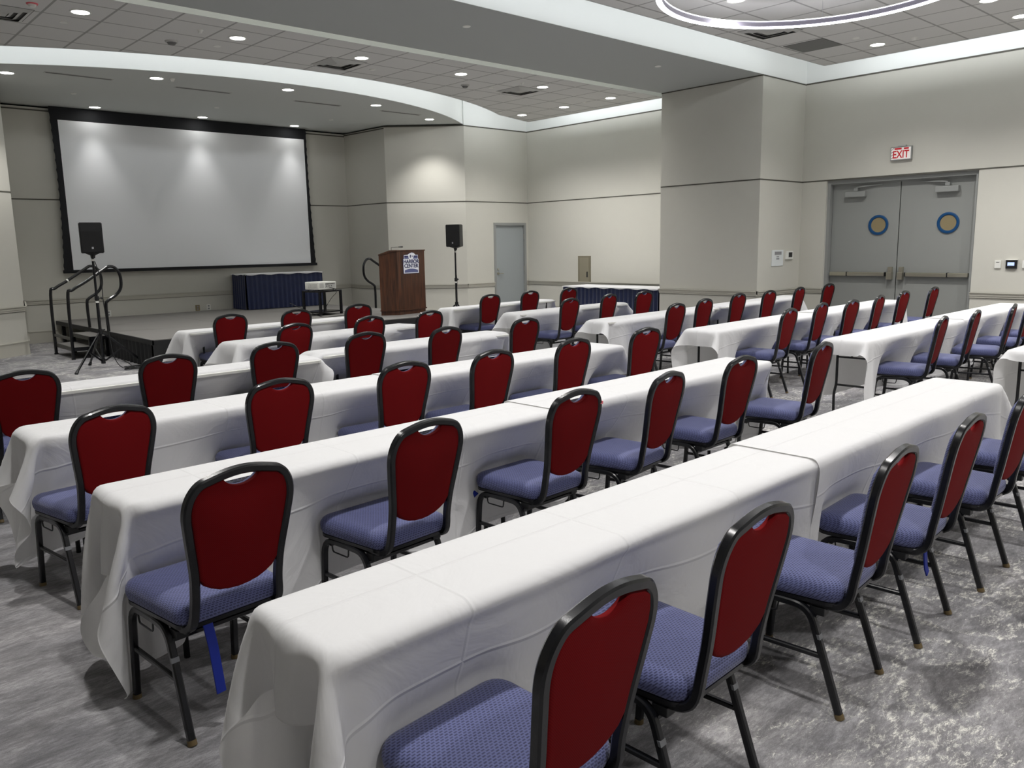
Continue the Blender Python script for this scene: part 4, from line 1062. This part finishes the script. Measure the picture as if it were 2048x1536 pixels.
for key, L in CHAIRS.items():
    blk = 'left' if key[0] == 'L' else 'right'; row = int(key[1])
    for i, (x, y, a_) in enumerate(L):
        if proto is None: proto = make_chair(); ch = proto
        else: ch = copy_tree(proto)
        ch.location = (x, y, 0); ch.rotation_euler = (0, 0, math.radians(a_))
        tag(ch, 'red-backed blue-seated banquet chair, %s from left in the %s block, %s' % (ORD[i], blk, ROWN[row]), 'chair', 'red-backed banquet chairs in the %s block' % blk)
        if (key, i) in (('L5', 0), ('L5', 2), ('L6', 3)):
            bm = bmesh.new()
            if i == 2: sweep(bm, smooth_curve([(-.205, .20, .37), (-.225, .215, .34), (-.232, .218, .28), (-.228, .22, .18)], 4), ring_profile('sq', .004, .016), up=(0, 1, 0))
            else: sweep(bm, [(-.10, -.195, .395), (-.088, -.20, .30), (-.075, -.205, .13 if key == 'L5' else .27)], ring_profile('sq', .017, .003), up=(1, 0, 0))
            o = link('strap', bm, M['strap'], ch); o['label'] = 'bright blue strap hanging under the seat'
        if (key, i) == ('L5', 2):
            bm = bmesh.new(); box2(bm, (.178, yl(.845)-.0158, .838), (.1965, yl(.845)+.0158, .852)); 
            o = link('sticker', bm, M['pink'], ch)

# ------------------------------------------------------------------ folding tables and draped cloths
def folding_table(x0, L, D, mtx, label, grp, busy=()):
    root = empty('folding_table', mtx @ Vector((x0, 0, 0)), mtx.to_euler().z); tag(root, label, 'table', grp)
    bm = bmesh.new(); rp = []
    for qx, qy, q0 in ((L-.03, D-.03, 0), (.03, D-.03, 90), (.03, .03, 180), (L-.03, .03, 270)):
        sx_, sy_ = (1 if qx > L/2 else -1), (1 if qy > D/2 else -1)
        rp += [(qx-sx_*.05+.05*math.cos(math.radians(q0+15*t_)), qy-sy_*.05+.05*math.sin(math.radians(q0+15*t_))) for t_ in range(7)]
    prism(bm, rp, .712, .730); link('tabletop', bm, M['whiteplastic'], root)
    for sx, xx in ((1, .26), (-1, L-.26)):
        bm = bmesh.new()
        yf = .235 if any(abs(b-x0-xx) < .34 for b in busy) else .06
        for yy in (yf, D-.05):
            sg = 1 if yy > D/2 else -1
            sweep(bm, rounded([(xx, yy, .715), (xx, yy, .30), (xx-sx*.0, yy+sg*.02, .22), (xx, yy+sg*.015, .0)], .05, 3), ring_profile('round', .0125, seg=8))
        sweep(bm, [(xx, yf, .30), (xx, D-.05, .30)], ring_profile('round', .010, seg=8))
        sweep(bm, [(xx, yf, .70), (xx, D-.05, .70)], ring_profile('round', .010, seg=8))
        link('folding_leg', bm, M['blacksteel'], root, smooth=True)
        bm = bmesh.new(); sweep(bm, rounded([(xx, D/2+.04, .56), (xx+sx*.10, D/2+.04, .60), (xx+sx*.22, D/2+.04, .70)], .03, 3), ring_profile('round', .008, seg=6)); sweep(bm, [(xx, yf, .56), (xx, D-.05, .56)], ring_profile('round', .008, seg=6)); link('leg_brace', bm, M['blacksteel'], root, smooth=True)
    return root

def sim_cloth(box_, ext, h, lift, seats, steps=130, iters=12, seed=0):
    """position-based cloth over a table box; all in table coordinates"""
    rng = np.random.RandomState(seed)
    (X0, X1, Y0, Y1), (a, b, c, d) = box_, ext
    zt = .745+lift
    nx = int(round((b-a)/h))+1; ny = int(round((d-c)/h))+1
    gx = np.linspace(a, b, nx); gy = np.linspace(c, d, ny)
    GX, GY = np.meshgrid(gx, gy)
    Pn = np.stack([GX, GY, np.full_like(GX, zt)], -1); 
    hx, hy = gx[1]-gx[0], gy[1]-gy[0]; hd = math.hypot(hx, hy)
    rr = .015
    fixed = (GX > X0+rr) & (GX < X1-rr) & (GY > Y0+rr) & (GY < Y1-rr)
    wgt = np.where(fixed, 0., 1.)[..., None]
    F0 = Pn.copy()
    Pn = Pn + wgt*(rng.rand(*Pn.shape)-.5)*.004
    V = np.zeros_like(Pn); dt = 1/45.
    def batch(s1, s2, rest, k):
        A = Pn[s1]; B = Pn[s2]; dv = B-A; Ln = np.sqrt((dv*dv).sum(-1, keepdims=True))+1e-9
        wa, wb = wgt[s1], wgt[s2]; ws = wa+wb; ws = np.where(ws == 0, 1, ws)
        cr_ = k*(Ln-rest)/Ln*dv/ws
        Pn[s1] += cr_*wa; Pn[s2] -= cr_*wb
    def pairs(n, o, step):
        idx = np.arange(n-step)
        return [idx[(idx//step) % 2 == q] for q in (0, 1)]
    BX = [(np.s_[:, i], np.s_[:, i+1]) for i in pairs(nx, 0, 1)]
    BY = [(np.s_[i, :], np.s_[i+1, :]) for i in pairs(ny, 0, 1)]
    BX2 = [(np.s_[:, i], np.s_[:, i+2]) for i in pairs(nx, 0, 2)]
    BY2 = [(np.s_[i, :], np.s_[i+2, :]) for i in pairs(ny, 0, 2)]
    BX4 = [(np.s_[:, i], np.s_[:, i+4]) for i in pairs(nx, 0, 4)]
    BY4 = [(np.s_[i, :], np.s_[i+4, :]) for i in pairs(ny, 0, 4)]
    ii = [np.arange(ny-1)[q::2] for q in (0, 1)]
    D1 = [(np.s_[i, :-1], np.s_[i+1, 1:]) for i in ii]; D2 = [(np.s_[i, 1:], np.s_[i+1, :-1]) for i in ii]
    xc, yc, hxw, hyw = (X0+X1)/2, (Y0+Y1)/2, (X1-X0)/2-rr, (Y1-Y0)/2-rr
    for st in range(steps):
        V[..., 2] -= 9.8*dt; V *= .975
        old = Pn.copy(); Pn += V*dt*wgt
        shift = -1.0*max(0., 1-max(0, st-45)/60.)
        for it in range(iters):
            for s1, s2 in BX: batch(s1, s2, hx, 1)
            for s1, s2 in BY: batch(s1, s2, hy, 1)
            for s1, s2 in D1: batch(s1, s2, hd, .5)
            for s1, s2 in D2: batch(s1, s2, hd, .5)
            if it % 3 == 0:
                for s1, s2 in BX2: batch(s1, s2, 2*hx, .25)
                for s1, s2 in BY2: batch(s1, s2, 2*hy, .25)
                for s1, s2 in BX4: batch(s1, s2, 4*hx, .07)
                for s1, s2 in BY4: batch(s1, s2, 4*hy, .07)
            if it % 3 == 2:
                # rounded slab (tabletop) z in [.70, zt]
                x, y, z = Pn[..., 0]-xc, Pn[..., 1]-yc, Pn[..., 2]
                px = np.clip(x, -hxw, hxw); py = np.clip(y, -hyw, hyw); pz = np.clip(z, .705, zt-rr)
                dx, dy, dz = x-px, y-py, z-pz; dl = np.sqrt(dx*dx+dy*dy+dz*dz)
                ins = (dl < rr) & (dl > 1e-6); s_ = np.where(ins, rr/np.maximum(dl, 1e-6), 1)
                Pn[..., 0] = np.where(ins, xc+px+dx*s_, Pn[..., 0]); Pn[..., 1] = np.where(ins, yc+py+dy*s_, Pn[..., 1]); Pn[..., 2] = np.where(ins, pz+dz*s_, Pn[..., 2])
                core = dl <= 1e-6
                if core.any():
                    pens = np.stack([zt-z, hyw+y, hyw-y, hxw+x, hxw-x, (z-.70)+.02], 0); kk = pens.argmin(0)
                    Pn[..., 2] = np.where(core & (kk == 0), zt, np.where(core & (kk == 5), .70-rr, Pn[..., 2]))
                    Pn[..., 1] = np.where(core & (kk == 1), yc-hyw-rr, np.where(core & (kk == 2), yc+hyw+rr, Pn[..., 1]))
                    Pn[..., 0] = np.where(core & (kk == 3), xc-hxw-rr, np.where(core & (kk == 4), xc+hxw+rr, Pn[..., 0]))
                # chair seats pushing in from the front
                for (sx, sy, ca, sa) in seats:
                    lx = (Pn[..., 0]-sx)*ca+(Pn[..., 1]-sy-shift)*sa; ly = -(Pn[..., 0]-sx)*sa+(Pn[..., 1]-sy-shift)*ca; z = Pn[..., 2]
                    front = .235-.03*np.clip((np.abs(lx)-.15)/.07, 0, 1)
                    m_ = (np.abs(lx) < .228) & (ly > -.12) & (ly < front) & (z < .487) & (z > 0.02)
                    push = np.where(m_, front-ly, 0)
                    Pn[..., 0] += -sa*push; Pn[..., 1] += ca*push
                Pn[..., 2] = np.maximum(Pn[..., 2], .006)
            Pn[fixed] = F0[fixed]
        V = (Pn-old)/dt; sp_ = np.sqrt((V*V).sum(-1, keepdims=True)); V *= np.minimum(1, 1.6/np.maximum(sp_, 1e-6))
    return Pn, GX, GY

def cloth_obj(name, mtx, box_, ext, h, lift, seats, label, grp, seed):
    Pn, GX, GY = sim_cloth(box_, ext, h, lift, seats, seed=seed)
    ny, nx = GX.shape
    bm = bmesh.new(); uvl = bm.loops.layers.uv.new('UVMap')
    vs = [[bm.verts.new(mtx @ Vector(Pn[j, i])) for i in range(nx)] for j in range(ny)]
    for j in range(ny-1):
        for i in range(nx-1):
            f = bm.faces.new((vs[j][i], vs[j][i+1], vs[j+1][i+1], vs[j+1][i]))
            for lp, (jj, i_) in zip(f.loops, ((j, i), (j, i+1), (j+1, i+1), (j+1, i))): lp[uvl].uv = (GX[jj, i_]-ext[0], GY[jj, i_]-ext[2])
            f.smooth = True
    me = bpy.data.meshes.new(name); bm.to_mesh(me); bm.free(); me.materials.append(M['cloth'])
    o = bpy.data.objects.new(name, me); C.objects.link(o)
    sb = o.modifiers.new('smooth', 'SUBSURF'); sb.levels = 1; sb.render_levels = 1
    tag(o, label, 'tablecloth', grp)
    return o

# pair key: (front-left corner x, y, angle, [ (table x0, length) ], [ (cloth ext a, b, front drop, back drop, lift) ])
TD = .43
ROWS = {
 'L6': (.79, 1.465, 1.1, [(0, 2.32), (2.33, 2.32)], [(-.20, 2.42, .53, .53, .004), (2.24, 4.90, .53, .53, .010)]),
 'L5': (.82, 2.915, 1.9, [(0, 2.30), (2.31, 2.30)], [(-.27, 2.40, .53, .53, .004), (2.22, 4.90, .53, .53, .010)]),
 'L4': (.84, 4.375, 1.9, [(0, 2.32), (2.33, 2.32)], [(-.24, 2.45, .53, .53, .004), (2.25, 4.86, .53, .53, .010)]),
 'L3a': (1.0, 5.85, 1.0, [(0, 2.32)], [(-.2, 2.44, .53, .53, .004)]),
 'L3b': (3.38, 6.06, 1.8, [(0, 2.24)], [(-.06, 2.5, .53, .53, .010)]),
 'L2': (3.25, 7.43, 4.5, [(0, 2.33)], [(-.20, 2.5, .50, .53, .004)]),
 'L1': (3.37, 9.00, 2.5, [(0, 2.30)], [(-.30, 2.5, .53, .53, .004)]),
 'R1': (7.26, 9.20, 4.0, [(0, 2.33)], [(-.34, 2.55, .53, .53, .004)]),
 'R2': (7.24, 7.77, 3.0, [(0, 2.43)], [(-.18, 2.6, .53, .53, .004)]),
 'R3': (7.10, 6.13, 4.2, [(0, 2.60), (2.62, 2.62)], [(-.13, 2.72, .53, .53, .004), (2.50, 5.48, .53, .53, .010)]),
 'R4': (6.94, 4.575, 2.8, [(0, 2.60), (2.61, 2.60)], [(-.14, 2.78, .53, .53, .004), (2.50, 5.45, .53, .53, .010)]),
 'R5': (6.98, 3.09, 1.8, [(0, 2.62), (2.63, 2.63)], [(-.12, 2.75, .53, .53, .004), (2.52, 5.45, .53, .53, .010)]),
 'R6': (7.12, 1.66, -1.0, [(0, 2.40)], [(-.07, 2.6, .53, .53, .004)]),
}
sd = 0
for key, (x, y, ang, tabs, cls) in ROWS.items():
    mtx = Matrix.Translation((x, y, 0)) @ Matrix.Rotation(math.radians(ang), 4, 'Z'); inv = mtx.inverted()
    blk = 'left' if key[0] == 'L' else 'right'; row = int(key[1]); half_ = ''
    rn = ROWN[row]
    def which(i):
        if key == 'L3a': return 'left half of the '
        if key == 'L3b': return 'right half of the '
        return '' if len(tabs) == 1 else ('left half of the ' if i == 0 else 'right half of the ')
    seats = []
    for (cx_, cy_, ca_) in CHAIRS.get(key[:2], []):
        v = inv @ Vector((cx_, cy_, 0)); r_ = math.radians(ca_-ang); seats.append((v.x, v.y, math.cos(r_), math.sin(r_)))
    for i, (t0, tl) in enumerate(tabs):
        folding_table(t0, tl, TD, mtx, 'folding table under white cloth, %s%s, %s block' % (which(i), rn, blk), 'folding tables in the %s block' % blk, [q[0] for q in seats])
    x1 = tabs[-1][0]+tabs[-1][1]
    for i, (a_, b_, f_, k_, lf) in enumerate(cls):
        h = .027 if key in ('L6', 'L5') and i == 0 else (.036 if row >= 4 else .045)
        if row >= 4 or True:
            st = [s for s in seats if a_-.3 < s[0] < b_+.3]
        sd += 1
        cloth_obj('tablecloth', mtx, (0, x1, 0, TD), (a_, b_, -f_, TD+k_), h, lf, st, 'white tablecloth draped over the %s%s, %s block' % (which(i), rn, blk), 'white tablecloths', sd)

# ------------------------------------------------------------------ world / view
w = bpy.data.worlds.new('world'); bpy.context.scene.world = w; w.use_nodes = True
w.node_tree.nodes['Background'].inputs[0].default_value = (.5, .5, .5, 1); w.node_tree.nodes['Background'].inputs[1].default_value = .0
sc = bpy.context.scene
sc.view_settings.view_transform = 'Standard'; sc.view_settings.look = 'None'; sc.view_settings.gamma = 1; sc.view_settings.exposure = 0.0
try:
    sc.cycles.use_denoising = True; sc.cycles.denoiser = 'OPENIMAGEDENOISE'
    sc.cycles.max_bounces = 8; sc.cycles.diffuse_bounces = 5; sc.cycles.sample_clamp_indirect = 6; sc.cycles.caustics_reflective = False; sc.cycles.caustics_refractive = False
except Exception as ex: print(ex)
